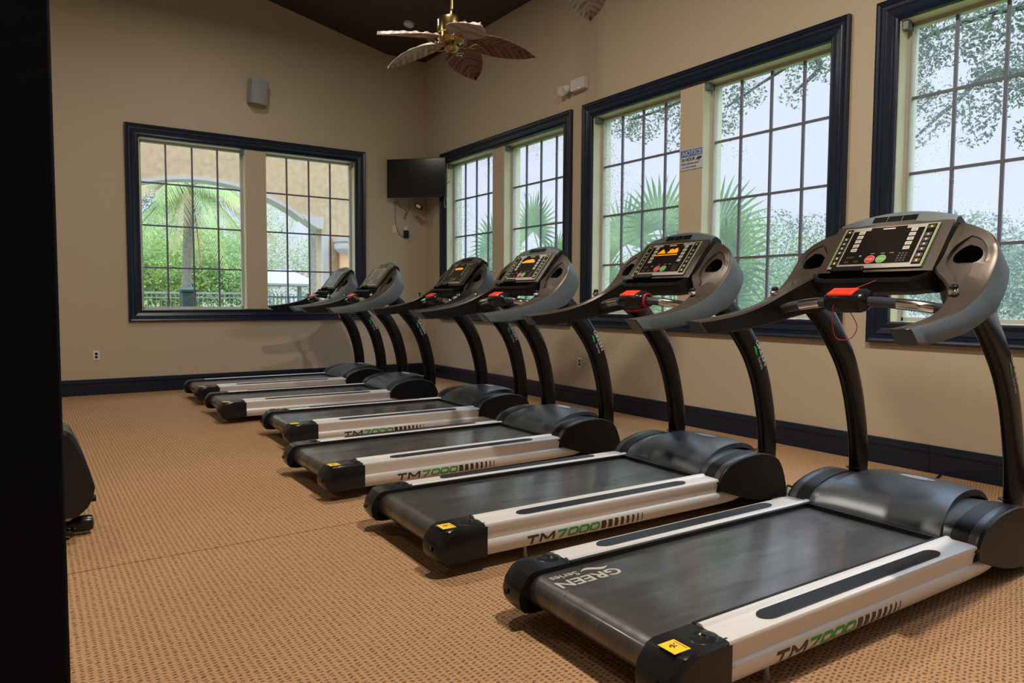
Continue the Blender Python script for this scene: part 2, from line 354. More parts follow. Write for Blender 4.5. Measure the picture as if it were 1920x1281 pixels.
struct(MB().loft([[(-9+d, y, z) for d, z in bbp] for y in (-14.2, -.035)]).obj('baseboard_left', MT['trim'], angle=20))
# dark painted pillar in the left foreground
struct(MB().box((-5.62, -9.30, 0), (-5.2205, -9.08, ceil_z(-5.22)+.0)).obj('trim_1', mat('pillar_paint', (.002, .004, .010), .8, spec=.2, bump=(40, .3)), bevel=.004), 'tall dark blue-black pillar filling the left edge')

# ---------------------------------------------------------------- windows
cas = [(0, 0), (0, .040), (.014, .046), (.030, .040), (.040, .030), (.060, .026), (.068, .032), (.076, .026), (.110, .018), (.124, .022), (.140, .030), (.152, .022), (.157, 0)]
def window(idx, a, b, place, lab, wet, nrm):
    root = struct(empty('window_%d' % idx, place(a, 0, .9)), lab)
    inv = root.location
    P = lambda u, d, z: tuple(Vector(place(u, d, z))-inv)
    mb = MB(); z0, z1 = .90, 3.375; rings = []
    for (u, z, su, sz) in ((a, z0, 1, 1), (b, z0, -1, 1), (b, z1, -1, -1), (a, z1, 1, -1), (a, z0, 1, 1)):
        rings.append([P(u+su*w, -d-.0005, z+sz*w) for w, d in cas])
    mb.loft(rings, cap=False, closed=False); mb.obj('casing', MT['trim'], root, angle=18)
    for (p, q) in openings(a, b):
        # painted reveal lining
        mb = MB(); t = .008
        def bar(u0_, u1_, d0, d1, za, zb, k=0):
            A = P(u0_, d0, za); B = P(u1_, d1, zb); mb.box([min(x, y) for x, y in zip(A, B)], [max(x, y) for x, y in zip(A, B)], k)
        bar(p, p+t, .001, .115, OZ0, OZ1); bar(q-t, q, .001, .115, OZ0, OZ1); bar(p, q, .001, .115, OZ1-t, OZ1); bar(p, q, .001, .115, OZ0, OZ0+t)
        bar(p, p+t, .165, TH-.002, OZ0, OZ1); bar(q-t, q, .165, TH-.002, OZ0, OZ1); bar(p, q, .165, TH-.002, OZ1-t, OZ1); bar(p, q, .165, TH-.002, OZ0, OZ0+t)
        mb.obj('reveal_lining', MT['jamb'], root, smooth=False)
        mb = MB()
        fwid = .038
        bar(p, p+fwid, .115, .165, OZ0, OZ1); bar(q-fwid, q, .115, .165, OZ0, OZ1); bar(p, q, .115, .165, OZ1-fwid, OZ1); bar(p, q, .115, .165, OZ0, OZ0+fwid)
        f2 = .018
        bar(p+t, p+t+f2, .105, .115, OZ0, OZ1); bar(q-t-f2, q-t, .105, .115, OZ0, OZ1)
        s = mb.obj('sash', MT['sash'], root, smooth=False)
        mb = MB(); ia, ib = p+.012, q-.012
        for k in range(1, 4):
            u = ia+(ib-ia)*k/4; bar(u-.010, u+.010, .128, .150, OZ0+fwid, OZ1-fwid)
            z = OZ0+(OZ1-OZ0)*k/4; bar(p+fwid, q-fwid, .1285, .1495, z-.010, z+.010)
        mb.obj('muntin_grid', MT['muntin'], s, smooth=False)
        mb = MB(); d = .139
        mb.add([P(p+fwid, d, OZ0+fwid), P(q-fwid, d, OZ0+fwid), P(q-fwid, d, OZ1-fwid), P(p+fwid, d, OZ1-fwid)], [(0, 1, 2, 3)])
        mb.obj('pane', MT['wet' if wet else 'glass'], s, smooth=False, fix=False)
        # shade brackets left in the upper corners
        for uu in ((q-.052, q-.009), (p+.009, p+.02)):
            mb = MB(); A = P(uu[0], .012, OZ1-.075); B = P(uu[1], .075, OZ1-.012); mb.box([min(x, y) for x, y in zip(A, B)], [max(x, y) for x, y in zip(A, B)])
            mb.obj('shade_bracket', MT['grey'], root, bevel=.004)
window(1, *wb, lambda u, d, z: (u, d, z), 'black framed double window in the back wall looking onto a porch arch', False, 0)
for i, w in enumerate(wins_r):
    window(2+i, *w, lambda u, d, z: (d, u, z), ['black framed double window next to the corner television', 'black framed double window with the notice sign on its middle post', 'black framed double window at the right edge, behind the nearest treadmill', 'unseen black framed double window beside the camera, added for daylight on the nearest treadmill'][i], True, 0)

# ---------------------------------------------------------------- treadmill
def strokes(mb, pts, w, m, to):
    """flat thick polyline in 2D mapped through to(u,v)"""
    P = [Vector((x, y)) for x, y in pts]; L_, R_ = [], []
    for i, p in enumerate(P):
        d1 = (P[i]-P[i-1]).normalized() if i else (P[1]-P[0]).normalized()
        d2 = (P[i+1]-P[i]).normalized() if i < len(P)-1 else d1
        n1 = Vector((-d1.y, d1.x)); n2 = Vector((-d2.y, d2.x)); n = (n1+n2).normalized(); k = w/2/max(.5, n.dot(n1))
        L_.append(p+n*k); R_.append(p-n*k)
    for i in range(len(P)-1): mb.add([to(*L_[i]), to(*L_[i+1]), to(*R_[i+1]), to(*R_[i])], [(0, 1, 2, 3)], m)
def wing_stations():
    S = [ # Tx, Tz, Bx, Bz, yo, yi, raise
        (.805, 1.108, .868, 1.050, .504, .430, 0), (.95, 1.124, 1.00, 1.052, .497, .424, 0), (1.10, 1.148, 1.15, 1.068, .489, .416, .002),
        (1.235, 1.180, 1.29, 1.090, .481, .398, .012), (1.34, 1.220, 1.40, 1.120, .475, .368, .024), (1.40, 1.252, 1.46, 1.140, .471, .325, .034),
        (1.445, 1.285, 1.52, 1.160, .468, .272, .040), (1.49, 1.328, 1.585, 1.212, .465, .236, .036), (1.532, 1.380, 1.635, 1.275, .461, .236, .026),
        (1.560, 1.432, 1.667, 1.335, .447, .236, .016), (1.592, 1.480, 1.674, 1.385, .410, .236, .006), (1.620, 1.517, 1.690, 1.44, .345, .236, .0), (1.640, 1.540, 1.705, 1.48, .276, .236, -.004)]
    return crom(S, 4)
def wing(side):
    mb = MB(); rings = []
    for (tx, tz, bx, bz, yo, yi, rs) in wing_stations():
        r = .010
        T = Vector((tx, 0, tz)); B = Vector((bx, 0, bz)); d = (B-T).normalized()
        pt = lambda base, y: (base.x, side*y, base.z)
        up_ = Vector((0, 0, 1))
        Ti = T+Vector((-rs*.35, 0, rs))
        tm = (yo+yi)/2; Tm = T+Vector((-rs*.2, 0, rs*.75))
        ring = [pt(Ti, yi+r), pt(Tm, tm), pt(T+Vector((0, 0, .002)), yo-.024), pt(T, yo-r*.9), pt(T+d*.004, yo-r*.25), pt(T+d*r, yo), pt(B-d*.014, yo), pt(B-d*.003, yo-.005), pt(B, yo-.014), pt(B, yi+.012), pt(B-d*.012, yi), pt(Ti+d*r, yi)]
        rings.append(ring)
    #           top top top edge side side side bot bot inner inner
    segm = [0, 0, 0, 0, 1, 1, 1, 2, 2, 2, 2, 0]
    mb.loft(rings, 2, True, True, segm)
    return mb.mesh('side_arm', [MT['bronze'], MT['grey'], MT['black'], MT['gloss'], MT['labtan']], angle=30)
def boolean(me, cutters):
    o = link('tmp', me)
    cs = []
    for c in cutters:
        oc = link('cut', c); cs.append(oc); b = o.modifiers.new('b', 'BOOLEAN'); b.operation = 'DIFFERENCE'; b.object = oc; b.solver = 'EXACT'
        b.material_mode = 'TRANSFER'
    bpy.context.view_layer.update()
    r = bpy.data.meshes.new_from_object(o.evaluated_get(bpy.context.evaluated_depsgraph_get()))
    for x in cs+[o]: bpy.data.objects.remove(x)
    if len(r.polygons) < 20: return me
    for p in r.polygons: p.use_smooth = True
    r.set_sharp_from_angle(angle=radians(30))
    return r
def wing_cut(side):
    me = wing(side)
    nrm = Vector((-.62, 0, .78)).normalized(); slope = Vector((.78, 0, .62)).normalized(); Y = Vector((0, side, 0))
    c = Vector((1.512, side*.349, 1.408))
    def cyl(c, rx, ry, d0, d1, taper, m):
        mb = MB(); n = 28; rings = []
        for d, k in ((d0, 1), (d1, taper)):
            rings.append([c+nrm*d+slope*(rx*k*cos(2*pi*i/n))+Y*(ry*k*sin(2*pi*i/n)) for i in range(n)])
        return mb.loft(rings).mesh('c', m)
    cup = cyl(c, .056, .062, .06, -.10, .8, MT['gloss'])
    # shallow scooped recess running down from the cup
    mb = MB(); rings = []
    OUT = [(.100, -.012), (.085, .022), (.055, .052), (.01, .070), (-.04, .070), (-.09, .058), (-.135, .042), (-.172, .026), (-.165, .012), (-.135, .002), (-.105, -.022), (-.075, -.050), (-.04, -.066), (0, -.070), (.04, -.060), (.075, -.036)]
    OUT = crom(OUT+[OUT[0]], 3)[:-1]
    dz = lambda s_: (-.036 if s_ < 0 else -.036+.40*s_)
    pocket = MB().loft([[c+slope*a+Y*b+nrm*dz(a) for a, b in OUT], [c+slope*(a*1.04)+Y*(b*1.04)+nrm*.09 for a, b in OUT]]).mesh('s', MT['bronze'])
    cc = c+slope*(-.085)+Y*.006+nrm*.036
    for i in range(1, 12):
        th = pi*i/12; rings.append([cc+nrm*(.075*cos(th))+slope*(.118*sin(th)*cos(2*pi*j/24))+Y*(.062*sin(th)*sin(2*pi*j/24)*(1.0)) for j in range(24)])
    sc = mb.loft(rings).mesh('s', MT['bronze'])
    return boolean(me, [pocket, cup])
PX = Vector((0, -1, 0)); PY = Vector((.165, 0, .208)).normalized(); P0 = Vector((1.437, .215, 1.342)); PN = PX.cross(PY); PW, PH = .43, .250
P0 = P0+PN*.0085
def pan(u, v, h=0.0): return P0+PX*(u*PW)+PY*(v*PH)+PN*h
def pquad(mb, u0_, v0, u1_, v1, h, m=0, th=.0008):
    vs = [pan(u0_, v0, h), pan(u1_, v0, h), pan(u1_, v1, h), pan(u0_, v1, h)]; vs += [x-PN*th for x in vs]
    mb.add(vs, [(0, 1, 2, 3), (0, 4, 5, 1), (1, 5, 6, 2), (2, 6, 7, 3), (3, 7, 4, 0)], m)
def disc(mb, u, v, r, h, m, n=20, th=.001):
    a = [pan(u, v, h)+PX*(r*cos(2*pi*k/n))+PY*(r*sin(2*pi*k/n)) for k in range(n)]; b = [x-PN*th for x in a]
    mb.loft([b, a], m)
NUM = [0]
def make_treadmill():
    root = empty('treadmill')
    # side rails
    def rail(s):
        mb = MB()
        P = [(.315, .150), (.315, .216), (.322, .222), (.336, .222), (.346, .214), (.400, .214), (.430, .2125), (.440, .211), (.443, .206), (.443, .196), (.434, .170), (.429, .146), (.4285, .136), (.436, .128), (.439, .116), (.437, .100), (.428, .078), (.412, .060), (.380, .056), (.330, .060)]
        rings = []
        for x in (0, 1.50): rings.append([(x, s*y, z) for y, z in P])
        mb.loft(rings)
        Q = [p for p in P if p[1] <= .137]; Q = [(.330, .136)]+Q[0:]
        rings = []
        for x, lift in ((1.499, 0), (1.58, .0), (1.66, .004), (1.74, .02), (1.79, .045)):
            rings.append([(x, s*y*.995, min(.136, z+lift)) for y, z in Q])
        mb.loft(rings)
        return mb.mesh('side_rail', MT['silver'], angle=32)
    def pad(s):
        mb = MB(); yc, hw, K = .388, .031, 22; f = lambda y: (1-sqrt(max(0, 1-((y-yc)/hw)**2)))*.055
        for k in range(K):
            ys = [yc-hw+(k+q)*(2*hw)/K for q in (0, .02, .5, .98, 1)]; zs = (.2142, .2162, .2186, .2162, .2142)
            mb.loft([[(x0+sg*f(y), s*y, z) for y, z in zip(ys, zs)] for x0, sg in ((.20, 1), (.45, 0), (1.0, 0), (1.29, -1))])
        return mb.mesh('foot_pad', MT['rubber'], smooth=False)
    for s in (-1, 1):
        r = link('side_rail', rail(s), root); link('foot_grip_strip', pad(s), r)
        if s < 0:
            mb = MB(); to = lambda u, v: (.225+u, -.4400-.0012, .073+v)
            H = .047; w = .0122
            def to(u, v):
                z = .070+v; zz = [(.060, .412), (.078, .428), (.100, .437), (.116, .439), (.128, .436)]
                for (a, ya), (b, yb) in zip(zz, zz[1:]):
                    if a <= z <= b: y = ya+(yb-ya)*(z-a)/(b-a); break
                else: y = .434
                return (.228+u, -y-.0012, z)
            def glyph(lines, x, m):
                mb = MB()
                for pts in lines:
                    q = [(x+a, b) for a, b in pts]; out = [q[0]]
                    for a, b in zip(q, q[1:]):
                        n = max(1, int(abs(a[1]-b[1])/.008)); out += [(a[0]+(b[0]-a[0])*k/n, a[1]+(b[1]-a[1])*k/n) for k in range(1, n+1)]
                    strokes(mb, out, w, 0, to)
                mb.obj('digit' if m else 'letter', MT['green'] if m else MT['decal'], r, smooth=False, fix=False)
            glyph([[(0, H-w/2), (.064, H-w/2)], [(.032, H-w), (.032, 0)]], 0, 0)
            glyph([[(0, 0), (0, H)], [(.003, H-.004), (.036, .012), (.069, H-.004)], [(.072, 0), (.072, H)]], .080, 0)
            glyph([[(0, H-w/2), (.052, H-w/2), (.020, 0)]], .172, 1)
            for k in range(3): glyph([[(.006, w/2), (.044, w/2), (.050, w), (.050, H-w), (.044, H-w/2), (.006, H-w/2), (0, H-w), (0, w), (.006, w/2)]], .243+k*.066, 1)
            x = .448
            for k, wd in enumerate((.030, .026, .023, .020, .017, .013, .009, .005)):
                mb = MB()
                for j in range(6):
                    v0, v1 = .0+H*j/6, H*(j+1)/6; ln = lambda v: -.010*(v/H); mb.add([to(x+ln(v0), v0), to(x+wd+ln(v0), v0), to(x+wd+ln(v1), v1), to(x+ln(v1), v1)], [(0, 1, 2, 3)], 0)
                x += wd+.014+.0015*k; mb.obj('stripe', MT['decal'], r, smooth=False, fix=False)
    # rear end caps
    for s in (-1, 1):
        mb = MB(); rings = []
        # section in xz for given y, rear edge retreats at outer corner
        def sec(y, dz=0, ins=0, rear=0):
            P = [(.012, .058+ins), (.012, .213-dz-ins), (-.10, .213-dz-ins), (-.165+rear, .212-dz-ins), (-.192+rear, .204-dz-ins), (-.208+rear, .186-ins), (-.228+rear, .160), (-.238+rear, .125), (-.232+rear, .092), (-.212+rear, .066+ins), (-.17, .058+ins)]
            return [(x, s*y, z) for x, z in P]
        for y, dz, ins, rear in ((.300, 0, .0, .0), (.35, 0, 0, 0), (.40, 0, 0, .003), (.425, 0, 0, .010), (.436, .001, .001, .018), (.4425, .004, .005, .026), (.4445, .010, .012, .032)):
            rings.append(sec(y, dz, ins, rear))
        mb.loft(rings)
        ec = mb.obj('end_cap', MT['gloss'], root, angle=28)
        mb = MB()  # thumb scoop on the cap top
        rings = []
        for i in range(7):
            th = pi/2*i/6; rings.append([(-.045+.050*cos(th)*cos(a), s*.385+.042*cos(th)*sin(a), .2125+.010*sin(th)*(1-.6*(cos(a) < 0))) for a in [2*pi*j/20 for j in range(20)]])
        mb.loft(rings); mb.obj('scoop_dome', MT['gloss'], ec, angle=50)
        mb = MB(); mb.lathe([(.012, -.003), (.012, .0), (.008, .001), (.008, -.002)], n=16, axis='x', c=(-.2385, s*.385, .125)); mb.obj('bolt_hole', MT['black'], ec)
        if s < 0:
            mb = MB(); mb.box((-.192, -.412, .2125), (-.127, -.345, .2136)); st = mb.obj('warning_sticker', MT['yellow'], ec, smooth=False)
            mb = MB(); z = .2141
            for pts in ([(-.165, -.385), (-.158, -.375), (-.160, -.362)], [(-.158, -.375), (-.148, -.380)], [(-.158, -.375), (-.168, -.368), (-.172, -.378)], [(-.150, -.370), (-.146, -.362)]):
                strokes(mb, pts, .004, 0, lambda u, v: (u, v, z))
            strokes(mb, [(-.135, -.405), (-.135, -.355)], .003, 1, lambda u, v: (u, v, z))
            mb.obj('sticker_figure', [MT['decal'], MT['red']], st, smooth=False, fix=False)
    # belt
    mb = MB(); r = .058; P = [(1.56, .196), (1.0, .196), (.4, .196), (-.135, .196)]
    for k in range(1, 12): a = pi/2+pi*k/12; P.append((-.135+r*1.05*cos(a), .138+r*sin(a)))
    P += [(-.135, .080), (1.56, .080)]
    mb.loft([[(x, y, z) for x, z in P] for y in (-.298, -.29, .29, .298)]); mb.obj('running_belt', MT['belt'], root, angle=30)
    mb = MB()
    for s in (-1, 1): ya, yb = sorted((s*.2985, s*.3148)); mb.box((0, ya, .085), (1.5, yb, .2155))
    mb.box((.02, -.29, .082), (1.5, .29, .19)); mb.box((1.462, -.30, .197), (1.52, .30, .214)); mb.obj('deck_frame', MT['black'], root, smooth=False)
    # motor hood: centre shell + shoulder shells + side panels
    HP = [(1.500, .214), (1.515, .236), (1.56, .276), (1.63, .312), (1.72, .340), (1.80, .353), (1.88, .357), (1.96, .351), (2.03, .328), (2.08, .285), (2.11, .21), (2.12, .12), (2.11, .05)]
    HS = crom(HP, 3)
    mb = MB(); n = 14; rings = []
    for j in range(n+1):
        t = -1+2*j/n; rg = []
        for i, (x, z) in enumerate(HS):
            q = max(0, min(1, (x-1.50)/.40)); hw = .300-.062*sin(q*pi/2); rg.append((x-.012*t*t, t*hw, z-.012*t*t*t*t-.004))
        rings.append(rg)
    for i, rg in enumerate((rings[0], rings[-1])): pass
    mb.loft(rings, cap=False, closed=False)
    # lip
    for rg, s in ((rings[0], -1), (rings[-1], 1)): mb.loft([rg, [(x+.006, y+s*.004, z-.028) for x, y, z in rg]], cap=False, closed=False)
    hd = mb.obj('motor_hood', MT['hood'], root, angle=30)
    mb = MB(); z0 = .3545
    ring = lambda k, dz: [(1.868+.030*k*cos(a), -.012+.082*k*sin(a), z0+dz-.0006*0) for a in [2*pi*i/28 for i in range(28)]]
    mb.loft([ring(1, -.004), ring(1, .0006), ring(.9, .0012)]); bd = mb.obj('hood_badge', MT['label'], hd)
    sp_ = []
    OP = [(1.500, .196), (1.506, .214), (1.530, .252), (1.573, .284), (1.647, .309), (1.715, .323), (1.80, .330), (1.87, .327), (1.94, .312), (2.01, .278), (2.055, .21), (2.085, .12), (2.095, .045)]
    OS = crom(OP, 3)
    for s in (-1, 1):
        mb = MB(); rings = []
        for y, k in ((.20, -.022), (.26, -.0185), (.32, -.015), (.38, -.011), (.42, -.009), (.436, -.010), (.4435, -.015)):
            rings.append([(x+.0*k, s*y, z+k) for x, z in OS])
        mb.loft(rings, cap=False, closed=False)
        sh = mb.obj('hood_shoulder', MT['hood'], root, angle=30)
        mb = MB(); low = [(2.06, .035), (1.96, .040), (1.85, .048), (1.74, .070), (1.65, .098), (1.57, .125), (1.508, .150)]
        base = [(x, z-.010) for x, z in OS]+low
        o1 = [(x, s*.4432, z) for x, z in base]; cx, cz = 1.8, .18
        o2 = [(cx+(x-cx)*.985, s*.449, cz+(z-cz)*.97) for x, z in base]
        i1 = [(x, s*.33, z) for x, z in base]
        mb.loft([i1, o1, o2]); mb.obj('hood_side_panel', MT['black'], root, angle=25)
        mb = MB(); mb.lathe([(.038, -.002), (.038, .002), (.033, .003)], c=(1.955, s*.365, .318), n=24)
        mb.obj('upright_collar', MT['gloss'], sh)
    mb = MB(); mb.box((1.485, -.45, .186), (1.505, .45, .200)); mb.box((1.51, -.37, .05), (2.06, .37, .20)); mb.obj('hood_base', MT['black'], root, bevel=.004)
    # feet and wheels
    for s in (-1, 1):
        mb = MB(); mb.lathe([(.013, 0), (.013, .014), (.008, .016), (.008, .075)], c=(.25, s*.385, 0), n=16); mb.obj('levelling_foot', MT['speaker'], root)
        mb = MB(); mb.lathe([(.020, -.016), (.034, -.016), (.036, -.01), (.036, .01), (.034, .016), (.020, .016)], c=(1.99, s*.385, .036), n=22, axis='y'); mb.obj('transport_wheel', MT['black'], root)
    # uprights
    UP = crom([(2.005, .24), (2.002, .36), (1.990, .48), (1.962, .61), (1.915, .76), (1.838, .91), (1.715, 1.06), (1.600, 1.165), (1.50, 1.235)], 4)
    for s in (-1, 1):
        mb = MB(); rings = []
        for i, (x, z) in enumerate(UP):
            a = Vector(UP[max(0, i-1)]); b = Vector(UP[min(len(UP)-1, i+1)]); t = (b-a).normalized(); nn = Vector((t.y, -t.x))
            hx = .069+.006*(z-.24); hy = .029
            rings.append([(x+nn.x*hx*cs(c), s*.368+hy*cs(d), z+nn.y*hx*cs(c)) for c, d in [(cos(2*pi*k/24), sin(2*pi*k/24)) for k in range(24)]])
        mb.loft(rings); u = mb.obj('upright', MT['post'], root, angle=60)
        if s < 0:
            # emblem wraps the outer face: white word, green leaf, small word
            def face(u_, v_):  # u_ along the post downward, v_ across (towards front +)
                # arc-length lookup from z=.965 downward
                pts = UP[::-1]; acc = 0; prev = None
                for i, p in enumerate(pts):
                    if p[1] > .975: prev = p; continue
                    q = pts[min(i+1, len(pts)-1)]; L_ = math.hypot(q[0]-p[0], q[1]-p[1])
                    if acc+L_ >= u_ or i >= len(pts)-2:
                        k = (u_-acc)/max(L_, 1e-6); c = (p[0]+(q[0]-p[0])*k, p[1]+(q[1]-p[1])*k); t = Vector((q[0]-p[0], q[1]-p[1])).normalized(); break
                    acc += L_
                nn = Vector((-t.y, t.x)); hx = .073; q_ = min(.999, abs(v_)/hx); y = -.368-.029*sgn(1)*(1-q_**2.6)**(1/2.6)-.0014
                return (c[0]+nn.x*v_, y, c[1]+nn.y*v_)
            tm_ = text_mesh('GREEN', .048, .0012, 1.12, MT['label'], 0)
            for v in tm_.vertices: v.co = face(v.co.x+.002, v.co.y*.9+.032)
            link('emblem_word', tm_, u)
            t2 = text_mesh('Series', .033, 0, 1.0, MT['label'], 0)
            for v in t2.vertices: v.co = face(v.co.x+.092, v.co.y-.002)
            link('emblem_small_word', t2, u)
            mb = MB(); up_, dn = [], []
            for k in range(9): q = k/8; w_ = .013*sin(pi*q)**.8; up_.append(face(.012+.070*q, .004+w_+.004*sin(q*2*pi))); dn.append(face(.012+.070*q, .004-w_*.4+.004*sin(q*2*pi)))
            for k in range(8): mb.add([up_[k], up_[k+1], dn[k+1], dn[k]], [(0, 1, 2, 3)])
            mb.obj('emblem_leaf', MT['green'], u, smooth=False, fix=False)
    # console body
    Pf = [(1.372, 1.262), (1.360, 1.285), (1.362, 1.300), (1.374, 1.303), (1.388, 1.296), (1.400, 1.272), (1.450, 1.285), (1.452, 1.300), (1.445, 1.322), (1.424, 1.332), (1.432, 1.344), (1.598, 1.553), (1.606, 1.566), (1.640, 1.606), (1.668, 1.612), (1.705, 1.590), (1.715, 1.53), (1.70, 1.42), (1.655, 1.32), (1.58, 1.270), (1.50, 1.240), (1.43, 1.230), (1.388, 1.243)]
    sm = [2, 2, 2, 2, 2, 2, 2, 2, 2, 0, 0, 0, 1, 1, 1, 1, 1, 1, 2, 2, 2, 2, 2]
    rings = []
    for j in range(17):
        y = -.262+.524*j/16; k = abs(y)/.262; rg = []
        for i, (x, z) in enumerate(Pf):
            dz = dx = 0
            if 12 <= i <= 16: dz = -.042*k*k; dx = -.020*k*k
            if i in (0, 1, 2, 3, 4, 5, 21, 22): e_ = max(0, (k-.75)/.25); dx = .035*e_*e_; dz = (.03*e_*e_ if i < 6 else .01*e_)
            if k > .93 and i not in (21, 20, 19): dz -= .002
            rg.append((x+dx, y, z+dz))
        rings.append(rg)
    mb = MB(); mb.loft(rings, 2, True, True, sm)
    body = mb.obj('console_body', [MT['bronze'], MT['grey'], MT['black']], root, angle=30)
    # display
    mb = MB(); pquad(mb, .0, .0, 1, .985, .0040, 0, .004); dp = mb.obj('display_panel', MT['bezel'], root, smooth=False)
    mb = MB()
    pquad(mb, .115, .10, .865, .90, .0052); pquad(mb, .30, .88, .68, .965, .0051)
    pquad(mb, .022, .055, .098, .96, .0050); pquad(mb, .886, .055, .975, .96, .0050)
    mb.obj('dark_window', MT['glassy'], dp, smooth=False)
    for ua, ub in ((.006, .014), (.986, .994)): mb = MB(); pquad(mb, ua, .02, ub, .97, .0052); mb.obj('green_edging', MT['grn'], dp, smooth=False)
    KM = [MT['labgrey'], MT['label'], MT['yellow'], MT['label'], MT['labtan'], MT['teal']]
    def key(nm, *qs):
        mb = MB()
        for q in qs: pquad(mb, *q)
        mb.obj(nm, KM, dp, smooth=False)
    for u_ in (.027, .896):
        for (a, b) in ((.86, .935), (.68, .76), (.57, .65), (.46, .54), (.35, .43), (.21, .30), (.09, .18)):
            key('control_key', (u_, a, u_+.066, b, .0056, 0), (u_+.024, a+.02, u_+.042, b-.02, .0060, 1 if .2 < a < .8 else 2))
    for u_ in (.180, .735):
        for k in range(5): v = .40+.105*k; key('label_key', (u_, v, u_+.065, v+.075, .0056, 3), (u_+.012, v+.022, u_+.052, v+.052, .0060, 4))
    for i in range(3):
        for k in range(4): key('keypad_button', (.718+i*.034, .13+k*.056, .738+i*.034, .162+k*.056, .0056, 0))
    for q in ((.17, .24, .25, .29, .0056, 0), (.165, .13, .215, .18, .0056, 0), (.27, .13, .32, .18, .0056, 0)): key('small_key', q)
    key('maker_badge', (.43, .905, .56, .935, .0056, 3)); key('fan_key', (.305, .27, .330, .305, .0056, 5))
    for u_ in (.42, .53, .62): key('caption', (u_, .33, u_+.045, .338, .0056, 1))
    for nm, u_, word, mm in (('stop_button', .438, 'STOP', 'red'), ('start_button', .557, 'START', 'grn')):
        mb = MB(); disc(mb, u_, .20, .0225, .0060, 0); disc(mb, u_, .20, .0205, .0066, 1); b_ = mb.obj(nm, [MT['label'], MT[mm]], dp)
        t_ = text_mesh(word, .0125, .0003, 1.0 if word == 'STOP' else .9, MT['label'], 0); mtx = basis(pan(u_, .20, .0070)-PX*(.0155)-PY*.0045, PX, PY)
        t_.transform(mtx); link('button_word', t_, b_)
    mb = MB()
    for i in range(3):
        for k in range(5):
            q0, q1 = .000+k*.0068, .000+k*.0068+.0050; fr = lambda y, q: (1.606+.648*q-.761*.0012, y, 1.566+.762*q+.648*.0012); ya, yb = .105-i*.068, .105-i*.068-.064
            A = [fr(ya, q0), fr(yb, q0), fr(yb, q1), fr(ya, q1)]; mb.add(A+[(x+.004, y, z-.004) for x, y, z in A], [(0, 1, 2, 3), (0, 4, 5, 1), (1, 5, 6, 2), (2, 6, 7, 3), (3, 7, 4, 0)])
    mb.obj('fan_vent', MT['gloss'], body, smooth=False)
    mb = MB(); pquad(mb, .06, -.075, .42, .035, .012, 0, .014); mb.obj('book_ledge', MT['black'], body, bevel=.003)
    # side arms with cup wells
    for s in (-1, 1):
        a = link('side_arm', WING[s], root)
        b = a.modifiers.new('w', 'WEIGHTED_NORMAL') if False else None
        c = Vector((1.309, s*.405, 1.243))
        mb = MB(); mb.box((-.020, -.016, -.008), (.006, .016, .014)); 
        so = mb.obj('accessory_clip', MT['chrome'], a, bevel=.006, seg=3); so.location = c; so.rotation_euler = (0, -.62, 0)
        mb = MB(); mb.box((-.004, -.015, .004), (.018, .015, .024)); s2 = mb.obj('clip_button', MT['gloss'], so, bevel=.007, seg=3)
        mb = MB(); st = wing_stations()[0]; T = Vector((st[0], 0, st[1])); B = Vector((st[2], 0, st[3]))
        y0, y1 = sorted((s*.428, s*.506))
        T2 = T+Vector((.012, 0, .002)); B2 = B+Vector((.012, 0, -.002)); T1 = T-Vector((.004, 0, 0)); B1 = B-Vector((.006, 0, 0))
        mb.loft([[(p.x, y, p.z) for p in (T1, T2, B2, B1)] for y in (y0, y1)]); mb.obj('grip_end', MT['rubber'], a, bevel=.006)
    # crossbar with pulse sensors
    C_ = crom([(1.36, .40, 1.160), (1.285, .30, 1.175), (1.262, .16, 1.193), (1.255, 0, 1.203), (1.262, -.16, 1.197), (1.285, -.30, 1.182), (1.36, -.42, 1.160)], 5)
    mb = MB(); mb.tube(C_, .0225, 14); cb = mb.obj('crossbar', MT['rubber'], root, angle=60)
    for s, ya, yb in ((-1, .205, .335), (1, .125, .24)):
        seg = [p for p in crom(C_, 4) if ya < p[1]*s < yb]
        for q in (0,):
            mb = MB(); mb.tube(seg, .0238, 14); mb.obj('pulse_sensor', MT['chrome'], cb, angle=60)
    mb = MB(); rings = []
    for y, k in ((-.098, .5), (-.088, .82), (-.068, .97), (0, 1), (.068, .97), (.088, .82), (.098, .5)):
        rings.append([tilt(1.262+.052*k*sq(cos(a)), y, 1.205+.046*k*sq(sin(a))) for a in [2*pi*i/24 for i in range(24)]])
    mb.loft(rings); kb = mb.obj('safety_key_housing', MT['gloss'], cb, angle=50)
    mb = MB(); mb.box((1.222, -.045, 1.240), (1.290, .072, 1.2545)); mb.v = [tilt(*p) for p in mb.v]; mb.obj('red_key_switch', MT['redkey'], kb, bevel=.006)
    return root
def tilt(x, y, z):
    a = .42; dx, dz = x-1.262, z-1.205; return (1.262+dx*cos(a)-dz*sin(a), y, 1.205+dx*sin(a)+dz*cos(a))
def sgn(x): return 1 if x >= 0 else -1
def cs(x): return sgn(x)*abs(x)**.78
def sq(x): return sgn(x)*abs(x)**.6
WING = {s: wing_cut(s) for s in (-1, 1)}
